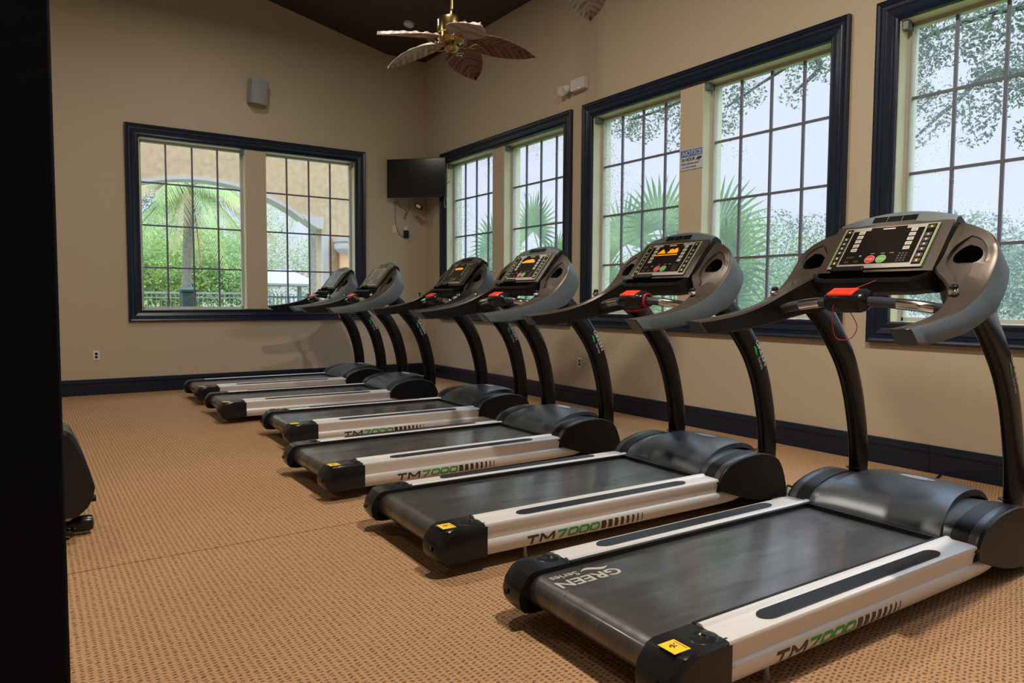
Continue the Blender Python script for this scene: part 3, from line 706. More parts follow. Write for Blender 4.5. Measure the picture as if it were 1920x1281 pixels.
def belt_print(parent, x, y, ang, col):
    t = text_mesh('GREEN', .075, .0018, 1.25, col, 0); a = link('belt_word', t, parent, (x, y, .1968), (0, 0, ang))
    t = text_mesh('Series', .048, .0006, 1.1, col, 0); v = Matrix.Rotation(ang, 3, 'Z') @ Vector((.15, -.05, 0)); link('belt_small_word', t, parent, (x+v.x, y+v.y, .1968), (0, 0, ang))
    mb = MB(); pts = [(.01+.13*k/10, -.035+.012*sin(k/10*2*pi)) for k in range(11)]; 
    for k in range(10):
        w0, w1 = .012*sin(pi*k/10), .012*sin(pi*(k+1)/10); (a0, b0), (a1, b1) = pts[k], pts[k+1]
        mb.add([(a0, b0+w0, 0), (a1, b1+w1, 0), (a1, b1-w1, 0), (a0, b0-w0, 0)], [(0, 1, 2, 3)])
    o = mb.obj('belt_swoosh', col, parent, smooth=False, fix=False); o.location = (x, y, .1968); o.rotation_euler = (0, 0, ang)
TR = [(-3.578, -8.3999, -.0169), (-3.5881, -7.0893, -.0275), (-3.5925, -5.6965, -.0028), (-3.3413, -4.1676, -.0244), (-3.5135, -2.6261, -.0253), (-3.4688, -1.2315, -.0054)]
LB = ['treadmill nearest the camera, its display dark and a thin red cord dangling from its crossbar',
      'treadmill second from the camera, orange display with two separate humps and a red key strap',
      'treadmill third from the camera, orange display with one wide hump',
      'treadmill fourth from the camera, with a small orange bar on its display',
      'treadmill fifth from the camera, display dark, pink tag below its arm',
      'treadmill farthest from the camera, standing against the back wall below the porch window']
proto = make_treadmill()
mills = []
for i, (x, y, a) in enumerate(TR):
    o = proto if i == 0 else copy_tree(proto)
    o.location = (x, y, 0); o.rotation_euler = (0, 0, a); tag(o, LB[i], 'treadmill', 'treadmills in a row facing the windows'); mills.append(o)
def kid(o, n): return [c for c in bpy.data.objects if c.parent == o and c.name.split('.')[0] == n][0]
dullw = mat('belt_print_white', (.42, .40, .38), .6); faint = mat('belt_print_worn', (.14, .13, .13), .5)
belt_print(kid(mills[0], 'running_belt'), .135, .205, pi, dullw)
belt_print(kid(mills[1], 'running_belt'), 1.02, -.285, 0, faint)
# lit dot-matrix graphs
def graph(o, shapes):
    dp = kid(o, 'display_panel'); mb = MB()
    for (u_, w_, hs) in shapes:
        n = len(hs)
        for k, h in enumerate(hs): pquad(mb, u_+w_*k/n, .68, u_+w_*(k+1)/n+.001, .68+h, .0062)
    mb.obj('lit_graph', MT['led'], dp, smooth=False, fix=False)
graph(mills[1], [(.27, .15, [.02, .05, .09, .12, .13, .10, .06, .03]), (.46, .19, [.05, .12, .13, .12, .10, .14, .15, .09])])
kd = kid(mills[1], 'display_panel'); mb = MB(); pquad(mb, .25, .615, .67, .64, .0062); mb.obj('lit_baseline', MT['led'], kd, smooth=False)
graph(mills[2], [(.27, .38, [.04, .07, .10, .11, .12, .12, .14, .13, .11, .06])])
graph(mills[3], [(.30, .34, [.08, .09, .09, .10, .10, .09, .08])])
# red cords
def local_tube(name, m, pts, r, o, mt, grp=None):
    mb = MB(); mb.tube(crom(pts, 6), r, 8); c = mb.obj(name, mt, o, angle=60); return c
local_tube('red_lanyard', mills[0], [(1.34, -.075, 1.292), (1.285, -.03, 1.262), (1.235, .02, 1.235), (1.215, .035, 1.20), (1.21, .04, 1.12), (1.22, .03, 1.05), (1.23, 0, 1.035), (1.235, -.04, 1.05), (1.24, -.055, 1.10), (1.245, -.01, 1.17), (1.25, .0, 1.19)], .0018, mills[0], MT['cord'])
local_tube('red_key_strap', mills[1], [(1.262, -.108, 1.168), (1.232, -.112, 1.175), (1.226, -.112, 1.205), (1.242, -.112, 1.232), (1.272, -.112, 1.234), (1.296, -.112, 1.212), (1.294, -.110, 1.182), (1.262, -.108, 1.166), (1.245, -.06, 1.145), (1.245, .05, 1.142)], .007, mills[1], MT['cord'])
mb = MB(); mb.box((1.24, -.135, 1.085), (1.252, -.115, 1.108)); mb.tube([(1.246, -.125, 1.105), (1.25, -.12, 1.18)], .0015, 6); mb.obj('key_clip', MT['cord'], mills[1], bevel=.002)
mb = MB(); mb.tube(crom([(.93, -.45, 1.06), (.925, -.455, 1.04), (.935, -.46, 1.025), (.945, -.455, 1.01)], 4), .006, 8); mb.obj('pink_tag', mat('pink_tag', (.8, .12, .2), .5), mills[4])
# power cord loops behind the second hood
mb = MB(); mb.tube(crom([(-1.62, -7.64, .012), (-1.50, -7.58, .04), (-1.36, -7.50, .055), (-1.26, -7.52, .02), (-1.1, -7.7, .012), (-.6, -7.9, .012), (-.06, -7.8, .012)], 6), .007, 8)
mb.tube(crom([(-1.60, -7.72, .012), (-1.48, -7.63, .05), (-1.33, -7.56, .06), (-1.2, -7.60, .012), (-1.0, -7.8, .012)], 6), .007, 8)
pcd = mb.obj('power_cord', MT['black']); pcd.parent = mills[0]; bpy.context.view_layer.update(); pcd.matrix_parent_inverse = mills[0].matrix_world.inverted(); pcd['label'] = 'black looped power cord'

# ---------------------------------------------------------------- ceiling fans with leaf blades
def leaf_blade(pale):
    mb = MB(); n, k = 26, 14; L0, L1 = .12, .665; rows = []
    for i in range(n+1):
        t = i/n; x = L0+(L1-L0)*t
        w = .145*(sin(pi*min(1, t*.98+.02)**.80))**.62*(1-.35*t**3)+.004
        if t > .86: w *= max(.06, 1-((t-.86)/.14)**1.6*.94)
        row = []
        for j in range(k+1):
            v = -1+2*j/k; ph = (x*15-abs(v)*1.9)*2.1
            z = .016*sin(ph*2)*(abs(v)**.5)*(1-abs(v)**6)*(1-.3*t)-.030*v*v*.6-.105*t**1.4+(.004 if abs(v) < .1 else 0)
            row.append((x-.0*abs(v), v*w, z))
        rows.append(row)
    top = [[(x, y, z+.0035) for x, y, z in r] for r in rows]
    for S in (top, rows): mb.loft(S, cap=False, closed=False)
    # rim
    rim = lambda S: [r[0] for r in S]+[p for p in S[-1][1:-1]]+[r[-1] for r in S[::-1]]+[p for p in S[0][-2:0:-1]]
    mb.loft([rim(rows), rim(top)], cap=False)
    return mb.mesh('blade', MT['bladet'] if pale else MT['blade'], angle=60)
def make_fan(rod_top):
    root = empty('ceiling_fan')
    mb = MB(); mb.lathe([(.001, .165), (.03, .163), (.09, .155), (.112, .140), (.118, .12), (.118, .03), (.112, .022), (.112, -.01), (.09, -.035), (.06, -.05), (.001, -.05)], n=32); mb.obj('motor', MT['brass'], root, angle=30)
    mb = MB(); mb.lathe([(.001, -.045), (.055, -.045), (.062, -.06), (.058, -.085), (.035, -.105), (.001, -.112)], n=24); mb.obj('hub_cap', MT['brass'], root, angle=40)
    mb = MB(); mb.lathe([(.013, .16), (.013, rod_top)], n=14); mb.obj('down_rod', MT['brass'], root)
    mb = MB(); mb.lathe([(.036, .155), (.030, .18), (.018, .215), (.013, .22)], n=18); mb.obj('rod_coupling', MT['brass'], root)
    mb = MB(); mb.lathe([(.02, rod_top-.08), (.055, rod_top-.06), (.068, rod_top-.01), (.068, rod_top+.03)], n=24); mb.obj('canopy', MT['brass'], root)
    me = [leaf_blade(False), leaf_blade(True)]
    mb = MB(); mb.tube([(.05, 0, -.055), (.10, 0, -.066), (.14, 0, -.060)], .007, 8)
    for s in (-1, 1): mb.tube(crom([(.135, 0, -.060), (.165, s*.028, -.052), (.195, s*.030, -.048), (.225, 0, -.048)], 3), .0055, 8)
    mb.lathe([(.011, -.056), (.011, -.044)], c=(.225, 0, 0), n=12)
    iron = mb.mesh('blade_iron', MT['brass'])
    for k in range(5):
        a = 3.279-k*2*pi/5
        b = link('blade', me[k in (1, 4, 0)], root, (0, 0, -.030), None); b.rotation_euler = (radians(14), 0, 0)
        b.rotation_mode = 'XYZ'; b.matrix_basis = Matrix.Translation((0, 0, -.012)) @ Matrix.Rotation(a, 4, 'Z') @ Matrix.Rotation(radians(-11), 4, 'X')
        i_ = link('blade_iron', iron, b)
    return root
zc = ceil_z(-2.42)
f1 = make_fan(zc-3.25); f1.location = (-2.419, -5.139, 3.25); tag(f1, 'brass ceiling fan with five leaf-shaped blades, fully in view above the treadmills', 'ceiling fan', 'leaf-bladed ceiling fans')
f2 = copy_tree(f1); f2.location = (-2.42, -6.78, 3.25); f2.rotation_euler = (0, 0, .87-3.279); tag(f2, 'second leaf-bladed ceiling fan, only one blade tip showing at the top edge', 'ceiling fan', 'leaf-bladed ceiling fans')

# ---------------------------------------------------------------- things on walls and ceiling
# television in the corner
tv = empty('television', (-.385, -.46, 3.005)); A_ = Vector((-.70, -.12, 0)); B_ = Vector((-.07, -.80, 0))
tv.rotation_euler = (0, 0, math.atan2(B_.y-A_.y, B_.x-A_.x)); tag(tv, 'flat black television mounted high across the corner between the two walls', 'television')
wv = (B_-A_).length/2
MB().box((-wv, -.012, -.285), (wv, .030, .285)).obj('tv_housing', MT['gloss'], tv, bevel=.005)
MB().box((-wv+.012, -.0135, -.262), (wv-.012, -.0122, .274)).obj('screen', MT['tv'], tv, smooth=False)
MB().box((-wv*.55, .03, -.18), (wv*.55, .07, .15)).obj('rear_housing', MT['black'], tv, bevel=.01)
mb = MB(); mb.box((-.03, .07, -.03), (.03, .36, .03)); mb.box((-.11, .07, -.11), (.11, .085, .11)); mb.obj('wall_arm', MT['black'], tv)
mb = MB(); mb.box((-.05, -.0145, -.281), (-.01, -.012, -.274)); mb.obj('maker_mark', MT['labgrey'], tv, smooth=False)
# power brick hanging under it
pb = empty('power_brick', (-.30, -.37, 2.60)); pb.rotation_euler = (0, .55, -.75); tag(pb, 'small black power brick with a pale label dangling below the corner television', 'power adapter')
MB().box((-.06, -.018, -.035), (.06, .018, .035)).obj('brick', MT['black'], pb, bevel=.006)
MB().box((-.035, -.0192, -.02), (.035, -.018, .02)).obj('label_plate', MT['label'], pb, smooth=False)
mb = MB(); mb.tube(crom([(-.27, -.40, 2.62), (-.235, -.43, 2.66), (-.24, -.49, 2.70), (-.30, -.545, 2.735)], 4), .003, 6); mb.tube(crom([(-.34, -.335, 2.62), (-.36, -.34, 2.67), (-.42, -.41, 2.74)], 4), .003, 6)
ld = mb.obj('lead', MT['black'], pb); bpy.context.view_layer.update(); ld.matrix_parent_inverse = pb.matrix_world.inverted()
def wire(name, pts, r, m, lab, cat='cable', grp=None):
    mb = MB(); mb.tube(crom(pts, 6), r, 6); return tag(mb.obj(name, m, angle=60), lab, cat, grp)
wire('cable', [(-.51, -.012, 2.70), (-.515, -.010, 2.60), (-.52, -.012, 2.45), (-.515, -.012, 2.38), (-.49, -.014, 2.28), (-.44, -.016, 2.19), (-.38, -.016, 2.17), (-.345, -.03, 2.215)], .003, MT['black'], 'thin black cable running down the back wall to the plug adapter')
wire('cable', [(-.49, -.012, 2.71), (-.44, -.016, 2.62), (-.37, -.016, 2.60), (-.33, -.016, 2.55), (-.35, -.018, 2.50), (-.38, -.016, 2.47), (-.36, -.016, 2.44), (-.34, -.016, 2.50), (-.29, -.016, 2.58), (-.29, -.015, 2.72)], .003, MT['black'], 'looped black cable hanging left of the power brick under the television')
wire('cable', [(-.05, -.74, 2.74), (-.055, -.72, 2.62), (-.055, -.76, 2.56), (-.055, -.80, 2.60), (-.055, -.79, 2.68), (-.06, -.76, 2.75)], .0025, MT['label'], 'thin white cable loop at the lower right corner of the television')
wire('cable', [(-.095, -.76, 2.90), (-.07, -.84, 2.90), (-.06, -.90, 2.93)], .004, MT['black'], 'short black cable end poking out right of the television')
pa = empty('plug_adapter', (-.335, -.001, 2.235)); tag(pa, 'black plug adapter in an outlet on the back wall below the television', 'plug adapter')
MB().box((-.035, -.006, -.02), (.035, 0, .095)).obj('outlet_plate', MT['white'], pa, bevel=.002)
MB().box((-.045, -.045, -.085), (.03, -.006, .03)).obj('adapter_body', MT['black'], pa, bevel=.006)
tag(MB().box((-.560, -.006, 2.22), (-.49, 0, 2.335)).obj('blank_plate', MT['jamb'], bevel=.002), 'beige blank cover plate on the back wall left of the plug adapter', 'cover plate')
# outlets
def outlet(loc, rz, lab):
    o = empty('wall_outlet', loc, rz); tag(o, lab, 'outlet', 'wall outlets')
    MB().box((-.036, -.006, -.058), (.036, -.0005, .058)).obj('cover_plate', MT['white'], o, bevel=.002)
    for s in (-1, 1):
        mb = MB(); mb.lathe([(.001, -.0075), (.0165, -.0075), (.0165, -.005), (.001, -.005)], c=(0, 0, s*.0195), n=18, axis='y'); mb.obj('socket', MT['black'], o)
    return o
outlet((-4.54, 0, .487), 0, 'white outlet low on the back wall near the left edge')
outlet((0, -3.835, .485), -pi/2, 'white outlet low on the window wall behind the third and fourth treadmills')
outlet((0, -7.155, .50), -pi/2, 'white outlet almost hidden behind an upright of the nearest treadmill')
# speaker
sp = empty('wall_speaker', (-2.57, -.10, 3.98)); sp.rotation_euler = (radians(8), 0, radians(14)); tag(sp, 'grey box speaker mounted high on the back wall above the window', 'speaker')
mb = MB(); rg = []
for z, k in ((-.155, .94), (-.145, 1), (.145, 1), (.155, .94)):
    rg.append([(-.115*k, .07, z), (-.12*k, -.05, z), (-.095*k, -.085, z), (0, -.103, z), (.095*k, -.085, z), (.12*k, -.05, z), (.115*k, .07, z)])
mb.loft(rg); mb.obj('cabinet', MT['speaker'], sp, angle=30)
MB().box((-.012, -.105, -.115), (.012, -.102, -.105)).obj('badge', MT['label'], sp, smooth=False)
MB().box((-.03, .07, -.05), (.03, .095, .05)).obj('bracket', MT['black'], sp)
# emergency light on the right wall
el = empty('emergency_light', (0, -3.83, 3.615)); tag(el, 'white emergency light unit with tilted lamp heads, high on the window wall', 'emergency light')
MB().box((-.075, -.10, -.06), (-.001, .13, .07)).obj('housing', MT['white'], el, bevel=.008)
for yy in (.18, .27):
    mb = MB(); mb.lathe([(.012, -.035), (.03, -.03), (.048, .0), (.052, .04), (.046, .042), (.001, .03)], n=20, axis='x'); h_ = mb.obj('lamp_head', MT['white'], el); h_.location = (-.075, yy, -.01); h_.rotation_euler = (0, radians(150), radians(-35 if yy < .2 else 35))
mb = MB(); mb.lathe([(.001, -.003), (.006, -.002), (.006, .0)], n=10, axis='x', c=(-.076, -.03, -.05)); mb.obj('indicator', mat('indicator_red', (.8, .1, .05), .4, emit=((1, .15, .05), 2)), el)
mb = MB(); mb.tube([(-.03, .12, -.01), (-.05, .30, -.015)], .012, 8); mb.obj('lamp_arm', MT['white'], el)
# notice sign
ns = empty('notice_sign', (-.003, -5.452, 2.537), -pi/2); tag(ns, 'blue and white surveillance NOTICE sign on the post of the middle window', 'sign')
MB().box((-.134, -.004, -.096), (.134, 0, .096)).obj('board', mat('notice_white', (.50, .52, .58), .5), ns, bevel=.002)
MB().box((-.130, -.0052, .028), (.130, -.004, .092)).obj('blue_band', MT['blue'], ns, smooth=False)
def put(txt, size, bold, sx, m, x, z, par, shear=0):
    t = text_mesh(txt, size, bold, sx, m, 0, shear); t.transform(Matrix(((1, 0, 0, x), (0, 0, -1, -.0062), (0, 1, 0, z), (0, 0, 0, 1)))); return link('lettering', t, par)
put('NOTICE', .064, .0012, 1.02, MT['label'], -.118, .038, ns, .2)
put('24 HOUR', .042, .0012, .95, MT['decal'], -.122, -.012, ns)
put('VIDEO SURVEILLANCE', .023, .0004, .93, MT['decal'], -.122, -.046, ns)
put('ON THESE PREMISES', .020, .0003, 1.0, MT['blue'], -.118, -.078, ns)
mb = MB(); mb.add([(.055, -.006, -.012), (.075, -.006, .012), (.128, -.006, .016), (.120, -.006, -.004), (.098, -.006, -.012), (.094, -.006, -.03), (.086, -.006, -.012)], [(0, 1, 2, 3, 4, 5, 6)]); mb.obj('camera_symbol', MT['decal'], ns, smooth=False)
# smoke detector on the sloping ceiling
sd = empty('smoke_detector', (-.853, -1.19, 4.925)); sd.rotation_euler = (0, math.atan(.2185), 0); tag(sd, 'round pale smoke detector on the dark sloping ceiling', 'smoke detector')
mb = MB(); mb.lathe([(.001, -.045), (.05, -.043), (.068, -.03), (.075, -.005), (.075, .0)], n=24); mb.obj('cover', MT['white'], sd)
# dark gym bench peeking out from behind the pillar
wbn = empty('weight_bench', (-5.20, -5.95, 0)); tag(wbn, 'black padded gym machine part peeking out from behind the dark pillar', 'exercise machine')
prof = crom([(-.62, .60), (-.30, .605), (-.05, .60), (.10, .552), (.15, .475), (.185, .37), (.213, .262)], 4)
rg = []
for yy, k in ((-.16, .93), (-.15, 1), (.15, 1), (.16, .93)):
    o_ = [(x*1 if x < 0 else x*k, yy, z*k+(1-k)*.3) for x, z in prof]; i_ = [(.205, yy, .215), (.18, yy, .165), (.135, yy, .125), (.02, yy, .12), (-.62, yy, .30)]
    rg.append(o_+i_)
mb = MB(); mb.loft(rg); mb.obj('shroud', MT['gloss'], wbn, angle=25, bevel=.006)
MB().box((.02, -.04, .03), (.12, .04, .13)).obj('upright_tube', MT['white'], wbn, bevel=.006)
mb = MB(); mb.tube([(-.5, -.03, .045), (.13, -.03, .055)], .028, 14); mb.obj('floor_tube', MT['post'], wbn, angle=60)
mb = MB(); mb.lathe([(.030, .11), (.040, .125), (.042, .185), (.036, .205), (.012, .212), (.001, .208)], n=20, axis='x', c=(0, -.03, .055)); mb.obj('end_plug', MT['gloss'], wbn)
mb = MB(); mb.lathe([(.001, 0), (.045, 0), (.045, .008), (.02, .014), (.001, .014)], c=(.06, -.09, 0), n=20); mb.obj('foot_disc', MT['chrome'], wbn)
mb = MB(); mb.lathe([(.018, -.01), (.018, .02)], c=(.205, 0, .17), n=12, axis='x'); mb.obj('knob', MT['black'], wbn)

# ---------------------------------------------------------------- outside
tag(MB().box((-40, .6, -.45), (60, 80, -.35)).obj('lawn', MT['lawn'], smooth=False), 'green lawn beyond the porch and the side windows', 'lawn', kind='structure')
tag(MB().box((.6, -40, -.45), (60, .6, -.352)).obj('lawn', MT['lawn'], smooth=False), 'green lawn stretching away outside the side windows', 'lawn', kind='structure')
tag(MB().box((-9, .262, -.34), (2, 3.5, -.25)).obj('porch_floor', MT['stone'], smooth=False), 'pale concrete porch floor below the back window', 'porch floor', kind='structure')
# porch wall with arch
mb = MB(); cx, hs, R_ = -2.73, 1.76, 3.07
arc = [(cx-hs+2*hs*k/40, .185+sqrt(R_*R_-(-hs+2*hs*k/40)**2)) for k in range(41)]
for y in (3.0, 3.3):
    pts = arc
    for k in range(40):
        a, b = pts[k], pts[k+1]; mb.add([(a[0], y, a[1]), (b[0], y, b[1]), (b[0], y, 5.2), (a[0], y, 5.2)], [(0, 1, 2, 3)])
    mb.add([(-9, y, -.4), (cx-hs, y, -.4), (cx-hs, y, 5.2), (-9, y, 5.2)], [(0, 1, 2, 3)])
    mb.add([(cx+hs, y, 2.70), (-.62, y, 2.70), (-.62, y, 5.2), (cx+hs, y, 5.2)], [(0, 1, 2, 3)])
    mb.add([(-.62, y, -.4), (1.6, y, -.4), (1.6, y, 5.2), (-.62, y, 5.2)], [(0, 1, 2, 3)])
mb.loft([[(x, y, z) for x, z in arc] for y in (3.0, 3.3)], cap=False, closed=False)
mb.add([(cx+hs, 3., 2.70), (-.62, 3., 2.70), (-.62, 3.3, 2.70), (cx+hs, 3.3, 2.70), (-.62, 3., -.4), (-.62, 3.3, -.4)], [(0, 1, 2, 3), (1, 4, 5, 2)])
pw = tag(mb.obj('porch_wall', MT['stucco'], smooth=False), 'tan stucco porch wall with a wide arch outside the back window', 'porch wall')
mb = MB(); rg = []
for y in (2.93, 3.34): rg.append([(a, y, b-.001) for a, b in arc])
in_ = [[(a, y, b-.055) for a, b in arc] for y in (3.34, 2.93)]
mb.loft(rg+in_+[rg[0]], cap=False, closed=False); mb.obj('arch_moulding', MT['stone'], pw, angle=60)
mb = MB(); mb.loft([[(cx+hs-.02+.38*t, y, 2.72-.20*sin(t*pi/2)-.02) for t in [k/8 for k in range(9)]]+[(-.60, y, 2.72), (cx+hs-.02, y, 2.72)] for y in (2.93, 3.34)]); mb.obj('corbel', MT['stone'], pw)
mb = MB(); mb.box((-.63, 2.95, -.34), (-.50, 3.0, 2.42)); mb.obj('corner_strip', MT['stone'], pw)
pc = empty('porch_column', (-.17, 2.80, -.25)); tag(pc, 'round porch column with a pale capital at the right of the arch', 'column')
mb = MB(); mb.lathe([(.17, 0), (.17, 2.33), (.16, 2.35)], n=28); mb.obj('shaft', mat('column_tan', (.70, .42, .24), .85, bump=(20, .5)), pc)
mb = MB(); mb.lathe([(.17, 2.30), (.20, 2.33), (.26, 2.38), (.27, 2.46), (.25, 2.50), (.28, 2.52), (.28, 2.58), (.001, 2.58)], n=28); mb.obj('capital', MT['stone'], pc)
def leaves(name, clusters, n, size, m, parent=None, elong=2.2, seed=1, droop=0):
    rnd = random.Random(seed); V, F = [], []; tot = sum(c[3]*c[4]*c[5] for c in clusters)**1.0
    for (x, y, z, rx, ry, rz) in clusters:
        k = int(n*rx*ry*rz/tot)
        for i in range(k):
            while True:
                p = Vector((rnd.uniform(-1, 1), rnd.uniform(-1, 1), rnd.uniform(-1, 1)))
                if .25 < p.length < 1: break
            q = Vector((x+p.x*rx, y+p.y*ry, z+p.z*rz)); a = Vector((rnd.gauss(0, 1), rnd.gauss(0, 1), rnd.gauss(-droop, .8))).normalized(); b = a.orthogonal().normalized(); b.rotate(Matrix.Rotation(rnd.uniform(0, 6.28), 3, a))
            s = size*rnd.uniform(.6, 1.3); e_ = len(V); w = s/elong
            V += [q-a*s*.5, q+b*w*.5, q+a*s*.5, q-b*w*.5]; F.append((e_, e_+1, e_+2, e_+3))
    me = bpy.data.meshes.new(name); me.from_pydata(V, [], F); me.materials.append(m); return link(name, me, parent)
def tree(name, lab, base, h, clusters, n, size, m, cat='tree', limbs=(), grp=None, tr=.12, seed=1, elong=2.2, bark='wood'):
    root = empty(name, base); tag(root, lab, cat, grp); bx, by, bz = base
    cl = [(x-bx, y-by, z-bz, a, b, c) for x, y, z, a, b, c in clusters]
    leaves('foliage', cl, n, size, m, root, seed=seed, elong=elong)
    mb = MB(); mb.tube(crom([(0, 0, 0), (.05*h*.2, .02, h*.5), (0, 0, h)], 4), [tr*(1-.5*i/8) for i in range(9)], 10)
    for l in limbs: 
        q = [(a-bx, b-by, c-bz) for a, b, c in l]; P = crom(q, 4); mb.tube(P, [tr*.35*(1-.75*i/len(P)) for i in range(len(P))], 6)
    mb.obj('trunk', MT[bark], root, angle=60); return root
# tree whose boughs hang across the tops of the side windows
bt = [(4, -.2, 4.50, .35, .45, .30), (4, -.7, 4.25, .3, .35, .25), (4, -1.4, 4.5, .35, .45, .3), (4, -1.55, 4.0, .25, .22, .3), (4.1, -2.5, 4.25, .3, .3, .42), (4, -2.35, 3.85, .2, .16, .25), (4, -2.95, 4.35, .3, .28, .22), (4, -3.7, 4.62, .3, .35, .14), (4, -3.75, 4.22, .22, .22, .26), (4.1, -4.1, 4.60, .3, .3, .22), (4, -4.2, 4.35, .2, .18, .16),
      (4.0, -5.3, 4.3, .5, .45, .55), (4.1, -5.75, 4.55, .5, .5, .5), (4.1, -5.3, 3.75, .4, .35, .3), (4, -5.55, 3.25, .3, .2, .14), (4, -5.85, 3.42, .3, .2, .16), (4, -5.65, 3.72, .25, .3, .16), (4.1, -6.25, 3.6, .4, .35, .35), (4.1, -6.15, 3.18, .25, .22, .16), (4.2, -6.45, 4.2, .5, .5, .6), (4.1, -6.9, 3.7, .4, .4, .45), (4.2, -6.75, 3.1, .25, .3, .22), (4.6, -7.6, 4.6, .8, .8, .8), (4.9, -8.4, 4.2, .8, .8, .9), (4.4, -.2, 5.3, 1, 1.2, .3), (4.6, -2.4, 5.4, 1, 1.2, .3), (4.6, -4.8, 5.5, 1, 1.2, .4)]
fork = (5.4, -7.9, 3.0)
tree('overhanging_tree', 'spreading tree whose leafy boughs hang across the tops of the side windows', (5.5, -8.2, -.4), 5.6, bt, 36000, .062, MT['leaf'], limbs=[[fork, (4.6, -6.9, 4.5), (4.1, -5.6, 4.5), (4.0, -5.0, 4.1)], [fork, (4.4, -6.4, 3.9), (4.1, -5.9, 3.6), (4, -5.5, 3.25)], [(5.4, -8, 4.2), (4.9, -5.5, 5.3), (4.3, -3.8, 4.8), (4.1, -2.5, 4.3)], [(4.6, -4.6, 5.1), (4.4, -3, 5.1), (4.1, -1.5, 4.6), (4, -.4, 4.5)], [(4.3, -3.8, 4.8), (4.1, -4.1, 4.5), (4, -3.75, 4.2)]], tr=.15, seed=3)
# fan palms
def fan_palm(base, lab, fans, seed, trunk=True):
    rnd = random.Random(seed); root = empty('fan_palm', base); tag(root, lab, 'palm', 'fan palms outside the side windows'); B = Vector(base)
    mb = MB()
    crown = Vector((0, 0, .75 if trunk else .2))
    mb.tube([(0, 0, 0), tuple(crown)], [.10, .08], 10); mb.obj('trunk', MT['trunkp'], root)
    for (c, up_, R, sp_) in fans:
        c = Vector(c)-B; up_ = Vector(up_).normalized(); nrm = Vector((-1, -.25+rnd.uniform(-.3, .3), rnd.uniform(-.2, .4))); nrm = (nrm-up_*nrm.dot(up_)).normalized(); sd = nrm.cross(up_)
        f = MB(); n = int(34*sp_/2.3)
        for k in range(n):
            a = -sp_+2*sp_*k/(n-1); d = up_*cos(a)+sd*sin(a); L_ = R*(.82+.18*cos(a*.6))*rnd.uniform(.93, 1.05); w = .017; s = nrm.cross(d).normalized()
            tip = c+d*L_-Vector((0, 0, .10*L_*L_/R))+nrm*rnd.uniform(-.04, .04); m_ = c+d*L_*.5+nrm*.012; m2 = c+d*L_*.75-Vector((0, 0, .03*L_))
            for q in (-1, 1):
                f.add([c, m_+s*q*w*(1.5), m2+s*q*w*.8, tip, m2+nrm*.004, m_+nrm*.010], [(0, 1, 2, 3, 4, 5)])
        lf = f.obj('fan_leaf', MT['frond'], root, smooth=False, fix=False)
        st = MB(); st.tube(crom([tuple(crown), tuple(crown.lerp(c, .55)+Vector((0, 0, .10))), tuple(c)], 4), .009, 6); st.obj('leaf_stalk', MT['frond'], lf)
def V3(y, z, x=1.5): return (x, y, z)
fan_palm((1.7, -1.35, -.4), 'fan palm outside the window beside the television', [(V3(.25, 2.10), (0, .4, 1), .78, 1.9), (V3(-.85, 2.30), (0, -.1, 1), .75, 2.1), (V3(-.25, 1.8, 1.3), (0, .6, .7), .6, 1.8), (V3(-1.45, 1.75), (0, -.6, .7), .65, 1.8), (V3(-.9, 1.35, 1.25), (0, .1, 1), .55, 2), (V3(.35, 1.25), (0, .8, .4), .6, 1.9), (V3(-1.9, 1.3), (0, -.9, .3), .6, 1.9), (V3(-.3, 1.1), (0, .4, .8), .55, 2.1)], 5)
fan_palm((1.8, -3.7, -.4), 'tall fan palm outside the middle window, its fans reaching the notice sign', [(V3(-3.6, 2.12), (0, -.15, 1), .80, 2.0), (V3(-2.95, 1.98), (0, .3, 1), .78, 2.1), (V3(-2.7, 1.40, 1.3), (0, .5, .6), .65, 2), (V3(-3.9, 1.55, 1.4), (0, -.2, 1), .70, 2.0), (V3(-4.5, 1.98), (0, .0, 1), .82, 2.1), (V3(-3.4, 1.2, 1.3), (0, .1, 1), .62, 2.1), (V3(-4.7, 1.62, 1.45), (0, -.75, .65), .78, 1.7), (V3(-4.75, 1.22, 1.3), (0, -.9, -.05), .60, 1.8), (V3(-3.0, 1.05, 1.2), (0, .6, .3), .6, 2)], 9)
for i, (b, s, nn) in enumerate((((2.6, 1.8, 0), 1, 0), ((2.9, -2.6, 0), 1, 0))):
    pass
# shrubs between the palms
def shrub(base, r, h, n, m, lab, size=.09, seed=1, grp='shrubs outside the side windows', cat='shrub', nm='shrub', k=6):
    rnd = random.Random(seed); cl = [(base[0]+rnd.uniform(-.5, .5)*r, base[1]+rnd.uniform(-.6, .6)*r, base[2]+h*rnd.uniform(.3, .8), r*.6, r*.7, h*.35) for _ in range(k)]
    return tree(nm, lab, base, h*.6, cl, n, size, MT[m], cat, grp=grp, tr=.04, seed=seed)
shrub((3.1, .6, -.4), 1.5, 2.5, 9000, 'leafy', 'yellow-green shrub low outside the window beside the television', size=.06, seed=11)
shrub((3.6, -2.4, -.4), 1.6, 2.7, 11000, 'leafm', 'mid-green shrub behind the tall fan palm, left half of middle window', size=.06, seed=12)
shrub((4.2, -4.4, -.4), 1.5, 1.35, 9000, 'leafy', 'bright green shrub low in the right half of the middle window', size=.05, seed=13)
shrub((4.4, -7.0, -.4), 1.7, 1.5, 10000, 'leafm', 'green shrub low outside the window at the right edge', size=.05, seed=14)
shrub((26, 10.2, -.4), 4.0, 5.6, 14000, 'far', 'round distant tree showing above the second treadmill console', size=.17, seed=15, grp='distant trees', cat='tree', nm='distant_tree')
